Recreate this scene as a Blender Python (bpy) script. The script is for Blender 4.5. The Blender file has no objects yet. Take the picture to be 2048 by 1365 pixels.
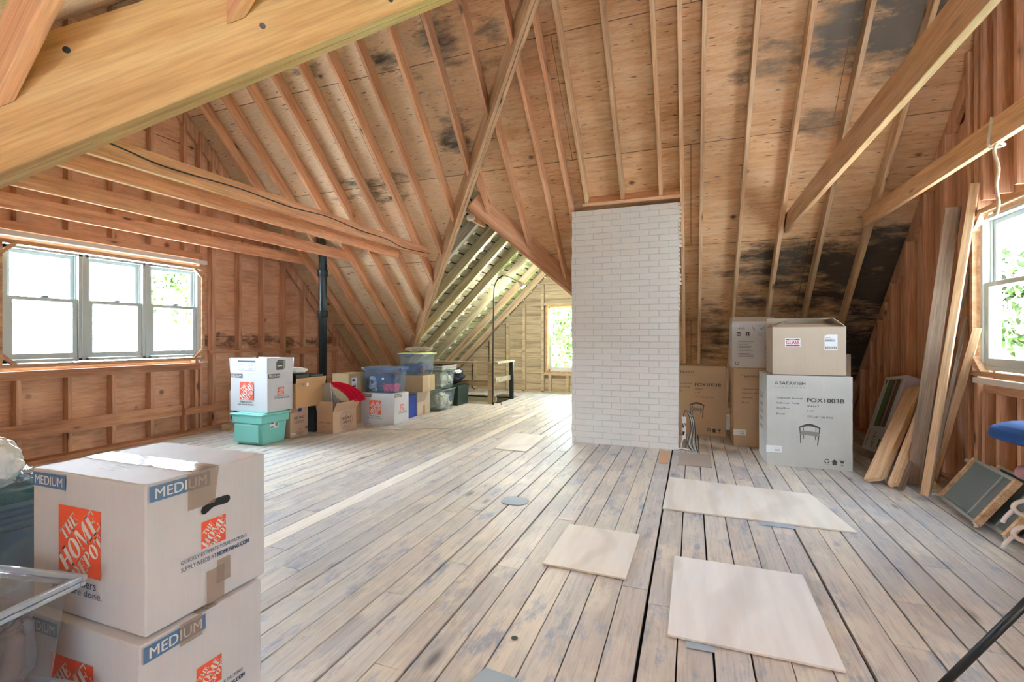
import bpy, bmesh, math, random
from mathutils import Vector, Matrix, noise
random.seed(7)
S = bpy.context.scene
COL = S.collection
# ------------------------------------------------------------------ camera, sky, exposure
F_PX = 960.0; PSI = math.atan(358 / 960); H_CAM = 1.2
cd = bpy.data.cameras.new('camera'); cam = bpy.data.objects.new('camera', cd); COL.objects.link(cam)
cam.location = (0, 0, H_CAM); cam.rotation_euler = (math.pi / 2, 0, PSI)
cd.sensor_width = 36; cd.lens = 36 * F_PX / 2048; cd.shift_y = -5.5 / 2048; cd.clip_start = 0.02; cd.clip_end = 200
S.camera = cam
S.view_settings.view_transform = 'Standard'; S.view_settings.look = 'None'
S.view_settings.gamma = 1; S.view_settings.use_curve_mapping = False
S.view_settings.exposure = 1.08
W = bpy.data.worlds.new('sky'); S.world = W; W.use_nodes = True
bg = W.node_tree.nodes['Background']; bg.inputs[0].default_value = (0.68, 0.84, 1.0, 1)
# bright hazy sky, brightest low in the west (the side of the triple window)
_n = W.node_tree; _tc = _n.nodes.new('ShaderNodeTexCoord'); _dp = _n.nodes.new('ShaderNodeVectorMath'); _dp.operation = 'DOT_PRODUCT'; _dp.inputs[1].default_value = Vector((-.97, .05, -.2)).normalized()
_mr = _n.nodes.new('ShaderNodeMapRange'); _mr.interpolation_type = 'SMOOTHSTEP'
for _i, _v in ((1, .35), (2, 1.0), (3, 9.0), (4, 50.0)): _mr.inputs[_i].default_value = _v
_n.links.new(_tc.outputs['Generated'], _dp.inputs[0]); _n.links.new(_dp.outputs['Value'], _mr.inputs[0]); _n.links.new(_mr.outputs[0], bg.inputs[1])
try:
    S.cycles.use_denoising = True; S.cycles.max_bounces = 9; S.cycles.diffuse_bounces = 5
    S.cycles.transparent_max_bounces = 14; S.cycles.sample_clamp_indirect = 8
except Exception: pass
def portal(loc, rot, sx, sy):
    l = bpy.data.lights.new('window_daylight', 'AREA'); l.shape = 'RECTANGLE'; l.size = sx; l.size_y = sy
    l.cycles.is_portal = True
    o = bpy.data.objects.new('window_daylight', l); COL.objects.link(o); o.location = loc; o.rotation_euler = rot
PI = math.pi
sl = bpy.data.lights.new('sun', 'SUN'); sl.energy = 850; sl.angle = math.radians(1.0); sl.color = (.76, .89, 1.0)
so = bpy.data.objects.new('sun', sl); COL.objects.link(so); so.rotation_euler = (math.radians(28), 0, 0)   # high sun behind the camera, over the front of the house
portal((-6.16, 3.45, 1.52), (0, -PI / 2, 0), 1.2, 1.95)      # left triple window, facing +x
portal((2.30, 3.67, 1.52), (0, PI / 2, 0), 1.2, 1.95)       # right triple window, facing -x
portal((-2.54, 10.55, 1.18), (-PI / 2, 0, 0), 0.95, 1.45)     # wing gable window
portal((0.9, -2.4, 1.55), (PI / 2, 0, 0), 1.4, 1.1)         # dormer window behind the camera

# ------------------------------------------------------------------ helpers
def lin(h):
    h = h.lstrip('#'); v = [int(h[i:i + 2], 16) / 255 for i in (0, 2, 4)]
    return tuple((c / 12.92 if c <= .04045 else ((c + .055) / 1.055) ** 2.4) for c in v) + (1,)
def tag(o, label=None, cat=None, group=None, kind=None):
    if label: o['label'] = label
    if cat: o['category'] = cat
    if group: o['group'] = group
    if kind: o['kind'] = kind
    return o
def link(name, me, mat=None, parent=None):
    o = bpy.data.objects.new(name, me); COL.objects.link(o)
    if mat is not None:
        for m in (mat if isinstance(mat, (list, tuple)) else [mat]): me.materials.append(m)
    if parent is not None: o.parent = parent
    return o
def empty(name, loc, label, cat, group=None, rz=0):
    o = bpy.data.objects.new(name, None); COL.objects.link(o); o.location = loc; o.rotation_euler = (0, 0, rz); o.empty_display_size = .1
    tag(o, label, cat, group); return o
class MB:
    """collects boxes, prisms and tubes into one mesh"""
    def __init__(s): s.v = []; s.f = []; s.m = []
    def add(s, vs, fs, mi=0):
        k = len(s.v); s.v += [tuple(v) for v in vs]; s.f += [tuple(i + k for i in f) for f in fs]; s.m += [mi] * len(fs); return s
    def box(s, x0, y0, z0, x1, y1, z1, mi=0, M=None):
        vs = [Vector(p) for p in ((x0, y0, z0), (x1, y0, z0), (x1, y1, z0), (x0, y1, z0), (x0, y0, z1), (x1, y0, z1), (x1, y1, z1), (x0, y1, z1))]
        if M is not None: vs = [M @ v for v in vs]
        return s.add(vs, [(3, 2, 1, 0), (4, 5, 6, 7), (0, 1, 5, 4), (1, 2, 6, 5), (2, 3, 7, 6), (3, 0, 4, 7)], mi)
    def frustum(s, b, t, z0, z1, mi=0, cap=(1, 1)):
        """b, t: (x0,y0,x1,y1) rectangles"""
        vs = [(b[0], b[1], z0), (b[2], b[1], z0), (b[2], b[3], z0), (b[0], b[3], z0), (t[0], t[1], z1), (t[2], t[1], z1), (t[2], t[3], z1), (t[0], t[3], z1)]
        fs = [(0, 1, 5, 4), (1, 2, 6, 5), (2, 3, 7, 6), (3, 0, 4, 7)]
        if cap[0]: fs.append((3, 2, 1, 0))
        if cap[1]: fs.append((4, 5, 6, 7))
        return s.add(vs, fs, mi)
    def prism(s, poly, d, mi=0):
        """poly: list of 3D points, extruded by vector d"""
        n = len(poly); d = Vector(d); vs = [Vector(p) for p in poly] + [Vector(p) + d for p in poly]
        return s.add(vs, [tuple(range(n))[::-1], tuple(range(n, 2 * n))] + [(i, (i + 1) % n, n + (i + 1) % n, n + i) for i in range(n)], mi)
    def tube(s, pts, r, seg=10, mi=0, caps=True):
        pts = [Vector(p) for p in pts]; n = len(pts); rr = r if isinstance(r, (list, tuple)) else [r] * n
        vs = []; up = None
        for i, p in enumerate(pts):
            t = (pts[min(i + 1, n - 1)] - pts[max(i - 1, 0)]).normalized()
            a = t.orthogonal().normalized() if up is None else (up - t * up.dot(t)).normalized()
            up = a; b = t.cross(a)
            for k in range(seg):
                q = 2 * PI * k / seg; vs.append(p + (a * math.cos(q) + b * math.sin(q)) * rr[i])
        fs = [(i * seg + k, i * seg + (k + 1) % seg, (i + 1) * seg + (k + 1) % seg, (i + 1) * seg + k) for i in range(n - 1) for k in range(seg)]
        if caps: fs += [tuple(range(seg))[::-1], tuple(range((n - 1) * seg, n * seg))]
        return s.add(vs, fs, mi)
    def member(s, p0, p1, w, h, up=(0, 0, 1), cut0=None, cut1=None, mi=0, M=None):
        """bar whose bottom centre line runs p0-p1; cuts are (point, normal)"""
        p0, p1 = Vector(p0), Vector(p1); t = (p1 - p0).normalized(); up = Vector(up); u = (up - t * up.dot(t)).normalized(); a = u.cross(t)
        vs = []
        for p, cut in ((p0, cut0), (p1, cut1)):
            for sa, su in ((-1, 0), (1, 0), (1, 1), (-1, 1)):
                v = p + a * (sa * w / 2) + u * (su * h)
                if cut is not None:
                    q, nn = Vector(cut[0]), Vector(cut[1]); v = v + t * ((q - v).dot(nn) / t.dot(nn))
                vs.append(v)
        if M is not None: vs = [M @ v for v in vs]
        return s.add(vs, [(3, 2, 1, 0), (4, 5, 6, 7), (0, 1, 5, 4), (1, 2, 6, 5), (2, 3, 7, 6), (3, 0, 4, 7)], mi)
    def build(s, name, mat, parent=None, smooth=False, bevel=0, M=None):
        me = bpy.data.meshes.new(name); vs = s.v
        if M is not None: vs = [M @ Vector(v) for v in vs]
        me.from_pydata([tuple(v) for v in vs], [], s.f); me.update()
        bm = bmesh.new(); bm.from_mesh(me); bmesh.ops.recalc_face_normals(bm, faces=bm.faces); bm.to_mesh(me); bm.free()
        for p, mi in zip(me.polygons, s.m): p.material_index = mi; p.use_smooth = smooth
        o = link(name, me, mat, parent)
        if bevel:
            b = o.modifiers.new('edge', 'BEVEL'); b.width = bevel; b.segments = 2; b.limit_method = 'ANGLE'
        return o
def bar(name, p0, p1, w, h, mat, parent=None, up=(0, 0, 1), cut0=None, cut1=None, bevel=0.003):
    """a board as its own object; local X runs along it so the grain follows"""
    p0, p1 = Vector(p0), Vector(p1); t = (p1 - p0).normalized(); u = Vector(up); u = (u - t * u.dot(t)).normalized(); a = u.cross(t)
    R = Matrix((t, a, u)).transposed().to_4x4(); T = Matrix.Translation(p0) @ R; I = T.inverted()
    c = lambda q: None if q is None else (I @ Vector(q[0]), R.transposed() @ Vector(q[1]))
    m = MB().member((0, 0, 0), ((p1 - p0).length, 0, 0), w, h, (0, 0, 1), c(cut0), c(cut1))
    o = m.build(name, mat, None, bevel=bevel)
    if parent is not None:
        o.parent = parent; bpy.context.view_layer.update(); o.matrix_parent_inverse = parent.matrix_world.inverted()
    o.matrix_world = T
    o.location = T.translation; o.rotation_euler = R.to_euler()
    return o
# ------------------------------------------------------------------ materials
def new(name):
    m = bpy.data.materials.new(name); m.use_nodes = True; nt = m.node_tree; b = nt.nodes['Principled BSDF']; return m, nt, b
def N(nt, t, **k):
    n = nt.nodes.new(t)
    for a, v in k.items():
        if a.startswith('i_'): n.inputs[int(a[2:])].default_value = v
        else: setattr(n, a, v)
    return n
def math_(nt, op, a, b=None, clamp=False):
    n = nt.nodes.new('ShaderNodeMath'); n.operation = op; n.use_clamp = clamp
    for i, v in ((0, a), (1, b)):
        if v is None: continue
        if hasattr(v, 'is_linked'): nt.links.new(v, n.inputs[i])
        else: n.inputs[i].default_value = v
    return n.outputs[0]
def mixc(nt, fac, a, b, mode='MIX'):
    n = nt.nodes.new('ShaderNodeMix'); n.data_type = 'RGBA'; n.blend_type = mode
    for i, v in ((0, fac), (6, a), (7, b)):
        if hasattr(v, 'is_linked'): nt.links.new(v, n.inputs[i])
        else: n.inputs[i].default_value = v
    return n.outputs[2]
def ramp(nt, x, *stops):
    n = nt.nodes.new('ShaderNodeValToRGB'); e = n.color_ramp.elements
    while len(e) < len(stops): e.new(0.5)
    for k, (p, c) in enumerate(stops): e[k].position = p; e[k].color = c
    nt.links.new(x, n.inputs[0]); return n.outputs[0]
G = lambda v: (v, v, v, 1)
def noise_(nt, vec, scale, detail=3, rough=.55):
    n = N(nt, 'ShaderNodeTexNoise'); n.inputs['Scale'].default_value = scale; n.inputs['Detail'].default_value = detail; n.inputs['Roughness'].default_value = rough
    nt.links.new(vec, n.inputs['Vector']); return n.outputs[0]
def mapping(nt, vec, scale=(1, 1, 1), loc=(0, 0, 0)):
    n = N(nt, 'ShaderNodeMapping'); n.inputs['Scale'].default_value = scale; n.inputs['Location'].default_value = loc
    nt.links.new(vec, n.inputs['Vector']); return n.outputs[0]
def vadd(nt, a, b):
    n = N(nt, 'ShaderNodeVectorMath', operation='ADD'); nt.links.new(a, n.inputs[0]); nt.links.new(b, n.inputs[1]); return n.outputs[0]
def coords(nt, island=False, world=False):
    tc = N(nt, 'ShaderNodeTexCoord')
    if world: src = N(nt, 'ShaderNodeNewGeometry').outputs['Position']
    else: src = tc.outputs['Object']
    rnd = N(nt, 'ShaderNodeNewGeometry').outputs['Random Per Island'] if island else N(nt, 'ShaderNodeObjectInfo').outputs['Random']
    s = N(nt, 'ShaderNodeVectorMath', operation='SCALE'); cb = N(nt, 'ShaderNodeCombineXYZ')
    nt.links.new(rnd, cb.inputs[0]); nt.links.new(math_(nt, 'MULTIPLY', rnd, 3.7), cb.inputs[1]); nt.links.new(math_(nt, 'MULTIPLY', rnd, 7.3), cb.inputs[2])
    nt.links.new(cb.outputs[0], s.inputs[0]); s.inputs['Scale'].default_value = 37
    return vadd(nt, src, s.outputs[0]), rnd, src
def wood(name, light, mid, dark, axis=0, island=False, world=False, rough=.6, grain=1.0, knots=.5, var=.16, spec=.3):
    m, nt, b = new(name); v, rnd, src = coords(nt, island, world)
    def st(l, c):
        s = [c, c, c]; s[axis] = l; return tuple(s)
    g1 = noise_(nt, mapping(nt, v, st(.7, 9)), 2.0, 4, .6)
    g2 = noise_(nt, mapping(nt, v, st(2.0, 55)), 2.0, 3, .6)
    base = ramp(nt, g1, (.3, lin(dark)), (.48, lin(mid)), (.68, lin(light)))
    base = mixc(nt, .55 * grain, base, ramp(nt, g2, (.35, G(.55)), (.6, G(1.0))), 'MULTIPLY')
    if knots:
        vo = N(nt, 'ShaderNodeTexVoronoi'); vo.inputs['Scale'].default_value = 1.0; nt.links.new(mapping(nt, v, st(2.2, 7.5)), vo.inputs['Vector'])
        cr = N(nt, 'ShaderNodeSeparateColor'); nt.links.new(vo.outputs['Color'], cr.inputs[0])
        on = math_(nt, 'LESS_THAN', cr.outputs[0], knots)
        k = ramp(nt, vo.outputs['Distance'], (.07, G(1)), (.11, G(.35)), (.2, G(0)))
        base = mixc(nt, math_(nt, 'MULTIPLY', math_(nt, 'MULTIPLY', k, on), .85), base, lin('#3a1a10'))
    br = ramp(nt, rnd, (0, G(1 - var)), (1, G(1 + var)))
    base = mixc(nt, 1.0, base, br, 'MULTIPLY')
    nt.links.new(base, b.inputs['Base Color']); b.inputs['Roughness'].default_value = rough; b.inputs['Specular IOR Level'].default_value = spec
    bp = N(nt, 'ShaderNodeBump'); bp.inputs['Strength'].default_value = .25; bp.inputs['Distance'].default_value = .004; nt.links.new(g2, bp.inputs['Height']); nt.links.new(bp.outputs[0], b.inputs['Normal'])
    return m
def plain(name, c, rough=.6, metal=0, spec=.4, bump=0, bscale=40, var=0):
    m, nt, b = new(name); b.inputs['Base Color'].default_value = lin(c); b.inputs['Roughness'].default_value = rough; b.inputs['Metallic'].default_value = metal; b.inputs['Specular IOR Level'].default_value = spec
    tc = N(nt, 'ShaderNodeTexCoord'); n = noise_(nt, tc.outputs['Object'], bscale, 4)
    if var:
        nt.links.new(mixc(nt, 1.0, lin(c), ramp(nt, n, (.3, G(1 - var)), (.7, G(1 + var * .4))), 'MULTIPLY'), b.inputs['Base Color'])
    if bump:
        bp = N(nt, 'ShaderNodeBump'); bp.inputs['Strength'].default_value = bump; bp.inputs['Distance'].default_value = .01; nt.links.new(n, bp.inputs['Height']); nt.links.new(bp.outputs[0], b.inputs['Normal'])
    return m
def clear_plastic(name, tint='#e8f0f5', milk=.25, rough=.08, base=None):
    m, nt, b = new(name); out = nt.nodes['Material Output']
    b.inputs['Base Color'].default_value = lin(base or tint); b.inputs['Roughness'].default_value = rough; b.inputs['Specular IOR Level'].default_value = .6
    tr = N(nt, 'ShaderNodeBsdfTransparent'); tr.inputs[0].default_value = lin(tint)
    fr = N(nt, 'ShaderNodeLayerWeight'); fr.inputs[0].default_value = .25
    tc = N(nt, 'ShaderNodeTexCoord'); n = noise_(nt, tc.outputs['Object'], 12, 2)
    bp = N(nt, 'ShaderNodeBump'); bp.inputs['Strength'].default_value = .3; bp.inputs['Distance'].default_value = .01; nt.links.new(n, bp.inputs['Height']); nt.links.new(bp.outputs[0], b.inputs['Normal'])
    fac = math_(nt, 'ADD', math_(nt, 'MULTIPLY', math_(nt, 'POWER', fr.outputs[1], 2.0), .55), milk, True)
    mx = N(nt, 'ShaderNodeMixShader'); nt.links.new(fac, mx.inputs[0]); nt.links.new(tr.outputs[0], mx.inputs[1]); nt.links.new(b.outputs[0], mx.inputs[2]); nt.links.new(mx.outputs[0], out.inputs[0])
    return m
def gauss_stains(nt, src, spots, ax=('X', 'Y')):
    sp = N(nt, 'ShaderNodeSeparateXYZ'); nt.links.new(src, sp.inputs[0]); tot = None
    for cx, cy, rx, ry, a in spots:
        dx = math_(nt, 'DIVIDE', math_(nt, 'SUBTRACT', sp.outputs[ax[0]], cx), rx); dy = math_(nt, 'DIVIDE', math_(nt, 'SUBTRACT', sp.outputs[ax[1]], cy), ry)
        d = math_(nt, 'ADD', math_(nt, 'POWER', math_(nt, 'ABSOLUTE', dx), 2), math_(nt, 'POWER', math_(nt, 'ABSOLUTE', dy), 2))
        g = math_(nt, 'MULTIPLY', math_(nt, 'SUBTRACT', 1.0, math_(nt, 'MULTIPLY', d, .42), True), a)
        tot = g if tot is None else math_(nt, 'MAXIMUM', tot, g)
    return tot
def sheathing(name, light, mid, dark, spots=(), row=1.228, off=0.0, shw=2.44, pale=None):
    """plywood sheets: local X across the roof, local Y down the slope"""
    m, nt, b = new(name); tc = N(nt, 'ShaderNodeTexCoord'); src = tc.outputs['Object']
    sp = N(nt, 'ShaderNodeSeparateXYZ'); nt.links.new(src, sp.inputs[0])
    ry = math_(nt, 'DIVIDE', math_(nt, 'SUBTRACT', sp.outputs[1], off), row); fr = math_(nt, 'FLOOR', ry)
    rx = math_(nt, 'ADD', math_(nt, 'DIVIDE', sp.outputs[0], shw), math_(nt, 'MULTIPLY', fr, .5)); fx = math_(nt, 'FLOOR', rx)
    cb = N(nt, 'ShaderNodeCombineXYZ'); nt.links.new(fx, cb.inputs[0]); nt.links.new(fr, cb.inputs[1])
    wn = N(nt, 'ShaderNodeTexWhiteNoise', noise_dimensions='2D'); nt.links.new(cb.outputs[0], wn.inputs[0])
    g0 = noise_(nt, mapping(nt, src, (.8, 2.5, 1)), 1.6, 4, .6)
    g1 = noise_(nt, mapping(nt, src, (1.2, 16, 1)), 2.0, 4, .65)
    g2 = noise_(nt, mapping(nt, src, (5, 70, 1)), 2.0, 2, .5)
    c = ramp(nt, math_(nt, 'ADD', math_(nt, 'MULTIPLY', g0, .5), math_(nt, 'MULTIPLY', g1, .5)), (.34, lin(dark)), (.5, lin(mid)), (.66, lin(light)))
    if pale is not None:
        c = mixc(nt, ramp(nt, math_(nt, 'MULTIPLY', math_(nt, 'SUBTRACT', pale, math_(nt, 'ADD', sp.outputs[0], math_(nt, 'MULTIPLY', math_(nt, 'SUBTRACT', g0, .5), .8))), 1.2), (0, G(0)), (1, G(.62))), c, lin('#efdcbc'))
    c = mixc(nt, .5, c, ramp(nt, g2, (.3, G(.55)), (.55, G(1))), 'MULTIPLY')
    # short dark checks
    g3 = noise_(nt, mapping(nt, src, (9, 60, 1)), 1.0, 1, .4)
    c = mixc(nt, ramp(nt, g3, (.68, G(0)), (.73, G(.8))), c, lin('#3a2012'))
    vo = N(nt, 'ShaderNodeTexVoronoi'); vo.inputs['Scale'].default_value = 3.0; nt.links.new(mapping(nt, src, (.85, 1.1, 1)), vo.inputs['Vector'])
    cr = N(nt, 'ShaderNodeSeparateColor'); nt.links.new(vo.outputs['Color'], cr.inputs[0])
    k = math_(nt, 'MULTIPLY', ramp(nt, vo.outputs['Distance'], (.05, G(1)), (.065, G(.6)), (.085, G(.55)), (.1, G(0))), math_(nt, 'LESS_THAN', cr.outputs[0], .75))
    c = mixc(nt, math_(nt, 'MULTIPLY', k, .85), c, lin('#4a2415'))
    c = mixc(nt, 1.0, c, ramp(nt, wn.outputs[0], (0, G(.86)), (1, G(1.1))), 'MULTIPLY')
    if spots:
        t = gauss_stains(nt, src, spots)
        sn = noise_(nt, mapping(nt, src, (1.3, 3.6, 1)), 1.7, 7, .72)
        k = ramp(nt, math_(nt, 'ADD', t, math_(nt, 'MULTIPLY', math_(nt, 'SUBTRACT', sn, .5), 2.6)), (.38, G(0)), (.7, G(.62)), (.95, G(.95)))
        k = math_(nt, 'MULTIPLY', k, math_(nt, 'GREATER_THAN', t, .01))
        c = mixc(nt, k, c, lin('#2b2723'))
    e = math_(nt, 'ABSOLUTE', math_(nt, 'SUBTRACT', math_(nt, 'FRACT', ry), .5)); e2 = math_(nt, 'ABSOLUTE', math_(nt, 'SUBTRACT', math_(nt, 'FRACT', rx), .5))
    seam = math_(nt, 'MAXIMUM', math_(nt, 'GREATER_THAN', e, .497), math_(nt, 'GREATER_THAN', e2, .4988))
    c = mixc(nt, math_(nt, 'MULTIPLY', seam, .85), c, lin('#2a160c'))
    nt.links.new(c, b.inputs['Base Color']); b.inputs['Roughness'].default_value = .7; b.inputs['Specular IOR Level'].default_value = .2
    return m
def floor_mat():
    m, nt, b = new('weathered floor boards'); v, rnd, src = coords(nt, True, True)
    g1 = noise_(nt, mapping(nt, v, (7, .7, 1)), 2.0, 5, .6)
    g2 = noise_(nt, mapping(nt, v, (55, 2.5, 1)), 1.6, 5, .65)
    bl = noise_(nt, mapping(nt, v, (3.2, 1.5, 1)), 1.8, 5, .65)
    bl2 = noise_(nt, mapping(nt, src, (1, .7, 1)), 1.1, 5, .65)
    c = ramp(nt, rnd, (0, lin('#d2c8bc')), (.2, lin('#bfbab6')), (.4, lin('#e0d7c8')), (.6, lin('#c8c0b9')), (.8, lin('#d9d3cb')), (1, lin('#c1bcba')))
    c = mixc(nt, .55, c, ramp(nt, g1, (.32, G(.8)), (.62, G(1.12))), 'MULTIPLY')
    c = mixc(nt, ramp(nt, bl, (.5, G(0)), (.62, G(.75))), c, lin('#e6dccb'))
    c = mixc(nt, ramp(nt, bl2, (.5, G(0)), (.62, G(.6))), c, lin('#bdbdc1'))
    b3 = noise_(nt, mapping(nt, v, (5, 1.6, 1)), 1.7, 6, .72)
    c = mixc(nt, ramp(nt, b3, (.55, G(0)), (.66, G(.8))), c, lin('#8e9db4'))
    b4 = noise_(nt, mapping(nt, src, (2.2, 1.6, 1)), 2.2, 6, .7)
    c = mixc(nt, ramp(nt, b4, (.62, G(0)), (.7, G(.5))), c, lin('#e6e2dc'))
    c = mixc(nt, .45, c, ramp(nt, g2, (.38, G(.6)), (.5, G(1.0))), 'MULTIPLY')
    vo = N(nt, 'ShaderNodeTexVoronoi'); vo.inputs['Scale'].default_value = 1.0; nt.links.new(mapping(nt, v, (5.5, 1.8, 1)), vo.inputs['Vector'])
    cr = N(nt, 'ShaderNodeSeparateColor'); nt.links.new(vo.outputs['Color'], cr.inputs[0])
    k = math_(nt, 'MULTIPLY', ramp(nt, vo.outputs['Distance'], (.05, G(1)), (.12, G(.35)), (.16, G(0))), math_(nt, 'LESS_THAN', cr.outputs[0], .35))
    c = mixc(nt, math_(nt, 'MULTIPLY', k, .7), c, lin('#3d4450'))
    nt.links.new(c, b.inputs['Base Color']); b.inputs['Specular IOR Level'].default_value = .55
    nt.links.new(ramp(nt, bl2, (.3, G(.34)), (.7, G(.55))), b.inputs['Roughness'])
    bp = N(nt, 'ShaderNodeBump'); bp.inputs['Strength'].default_value = .3; bp.inputs['Distance'].default_value = .004; nt.links.new(math_(nt, 'ADD', g2, g1), bp.inputs['Height']); nt.links.new(bp.outputs[0], b.inputs['Normal'])
    return m
def brick_mat():
    m, nt, b = new('white painted brick'); tc = N(nt, 'ShaderNodeTexCoord'); src = tc.outputs['Object']
    sp = N(nt, 'ShaderNodeSeparateXYZ'); nt.links.new(src, sp.inputs[0]); cb = N(nt, 'ShaderNodeCombineXYZ')
    nt.links.new(math_(nt, 'ADD', sp.outputs[0], sp.outputs[1]), cb.inputs[0]); nt.links.new(sp.outputs[2], cb.inputs[1])
    wob = noise_(nt, src, 9, 2); cb2 = N(nt, 'ShaderNodeCombineXYZ'); nt.links.new(math_(nt, 'MULTIPLY', wob, .008), cb2.inputs[1]); nt.links.new(math_(nt, 'MULTIPLY', wob, .012), cb2.inputs[0])
    br = N(nt, 'ShaderNodeTexBrick'); br.offset = .5; nt.links.new(vadd(nt, cb.outputs[0], cb2.outputs[0]), br.inputs['Vector'])
    for k, v in (('Scale', 1.0), ('Mortar Size', .0036), ('Mortar Smooth', .4), ('Brick Width', .205), ('Row Height', .0685), ('Bias', 0)): br.inputs[k].default_value = v
    br.inputs['Color1'].default_value = lin('#e0ddd8'); br.inputs['Color2'].default_value = lin('#dbd8d3'); br.inputs['Mortar'].default_value = lin('#c4c2bd')
    n = noise_(nt, src, 60, 4); n2 = noise_(nt, src, 5, 5, .7)
    c = mixc(nt, ramp(nt, n2, (.68, G(0)), (.78, G(.5))), br.outputs['Color'], lin('#9c9a92'))
    nt.links.new(c, b.inputs['Base Color']); b.inputs['Roughness'].default_value = .6
    h = math_(nt, 'ADD', math_(nt, 'MULTIPLY', br.outputs['Fac'], -1.0), math_(nt, 'MULTIPLY', n, .5))
    bp = N(nt, 'ShaderNodeBump'); bp.inputs['Strength'].default_value = .6; bp.inputs['Distance'].default_value = .005; nt.links.new(h, bp.inputs['Height']); nt.links.new(bp.outputs[0], b.inputs['Normal'])
    return m
M = {}
M['rafter'] = wood('orange pine rafter', '#dfae88', '#d29d76', '#bb815b')
M['rafter_tan'] = wood('tan pine rafter', '#dcbd98', '#cfa982', '#b68d66')
M['tie'] = wood('reddish fir tie', '#e6b08a', '#dba07a', '#c48a66', knots=.4)
M['tie_tan'] = wood('tan fir tie', '#e0b890', '#d2a77c', '#bb8f64', knots=.4)
M['lvl'] = wood('yellow pine beam', '#cfae7c', '#c09a68', '#a67f50', knots=.22, grain=.8, var=.03)
M['stud'] = wood('stud wood', '#deb08d', '#cf9d7b', '#b88464', axis=2, island=True, world=True, knots=.4)
M['stud_edge'] = M['stud']
M['board_h'] = wood('wall brace board', '#d6a681', '#c89069', '#ab7450', axis=1, world=True, knots=.4)
M['lean'] = wood('loose pale board', '#e0c09c', '#d1ab84', '#b58e66', knots=.3)
M['lean_grey'] = wood('old grey board', '#998575', '#85705f', '#68564a', knots=.2)
M['old'] = wood('old painted wood', '#c2bb9f', '#b0a98b', '#969072', knots=.1, var=.1)
M['oldwall'] = wood('old tan clapboard', '#d2c3a8', '#c3b294', '#a69578', axis=0, island=True, world=True, knots=.12, var=.12)
M['casing'] = wood('window casing wood', '#dfb793', '#cf9f77', '#b98860', axis=1, world=True, knots=.1)
M['ply'] = plain('bare plywood sheet', '#d9d3c6', .55, var=.12, bscale=5)
M['floor'] = floor_mat(); M['floor_pale'] = wood('new pale floor board', '#f6f1e8', '#eee8de', '#e0d9cd', axis=1, world=True, knots=.15, rough=.45, grain=.4)
M['dark'] = plain('dark void', '#15110d', .9)
M['brick'] = brick_mat()
M['iron'] = plain('dark cast iron', '#343b3d', .38, .6, .5, .1)
M['white'] = plain('white vinyl', '#c9d2d1', .4, spec=.5)
M['whitep'] = plain('white paint', '#ded8d3', .5)
M['glass'] = clear_plastic('window glass', '#ffffff', .0, .0)
M['black'] = plain('black plastic', '#16181a', .45)
M['steel'] = plain('galvanised steel', '#9fb0bb', .35, .7, .5, .1, 20)
# ------------------------------------------------------------------ setting: floor
SL = .98; SQ = math.sqrt(1 + SL * SL)
def struct(o): o['kind'] = 'structure'; return o
def floor():
    m = MB(); r = random.Random(3); x = -6.06; hole = (-5.1, -3.44, 8.2, 9.35)
    while x < 2.22:
        w = .1325 if r.random() > .2 else .125; g = r.choice((.005, .006, .007, .009, .013))
        pale = abs(x + w / 2 + 2.36) < .067
        y = -2.4; ymax = 10.42 if x < .75 else 8.6
        while y < ymax:
            L = r.uniform(1.6, 4.2) if y > -2.3 else r.uniform(.6, 3.5)
            if pale: L = 99
            y1 = min(y + L, ymax); segs = [(y, y1)]
            if x + w > hole[0] and x < hole[1]: segs = [(max(y, a), min(y1, b)) for a, b in ((-9, hole[2]), (hole[3], 99))]
            for a, b in segs:
                if b - a > .02:
                    if b - a > .12: a += 0; b -= .003
                    dz = r.uniform(-.0015, .001); dz2 = r.uniform(-.0015, .001); ex = r.uniform(-.0012, .0012)
                    vs = [(x + ex, a, -.022), (x + w - g + ex, a, -.022), (x + w - g - ex, b, -.022), (x - ex, b, -.022), (x + ex, a, dz), (x + w - g + ex, a, dz2), (x + w - g - ex, b, dz2), (x - ex, b, dz)]
                    m.add(vs, [(3, 2, 1, 0), (4, 5, 6, 7), (0, 1, 5, 4), (1, 2, 6, 5), (2, 3, 7, 6), (3, 0, 4, 7)], 1 if (pale and a < 4.6) else 0)
            y = y1
        x += w
    m.box(-6.06, -2.4, -.05, -5.1, 10.42, -.024, 2); m.box(-3.44, -2.4, -.05, 2.2, 10.42, -.024, 2); m.box(-5.1, -2.4, -.05, -3.44, 8.2, -.024, 2); m.box(-5.1, 9.35, -.05, -3.44, 10.42, -.024, 2)
    return struct(m.build('floor', [M['floor'], M['floor_pale'], M['dark']]))
FLOOR = floor()
# stairwell lining below the floor
m = MB(); m.box(-5.12, 8.18, -1.6, -3.42, 8.2, -.05); m.box(-5.12, 9.35, -1.6, -3.42, 9.37, -.05); m.box(-3.44, 8.2, -1.6, -3.42, 9.35, -.05); m.box(-5.12, 8.2, -1.6, -5.1, 9.35, -.05); m.box(-5.1, 8.2, -1.62, -3.44, 9.35, -1.6)
struct(m.build('wall_stairwell', M['old']))

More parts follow.
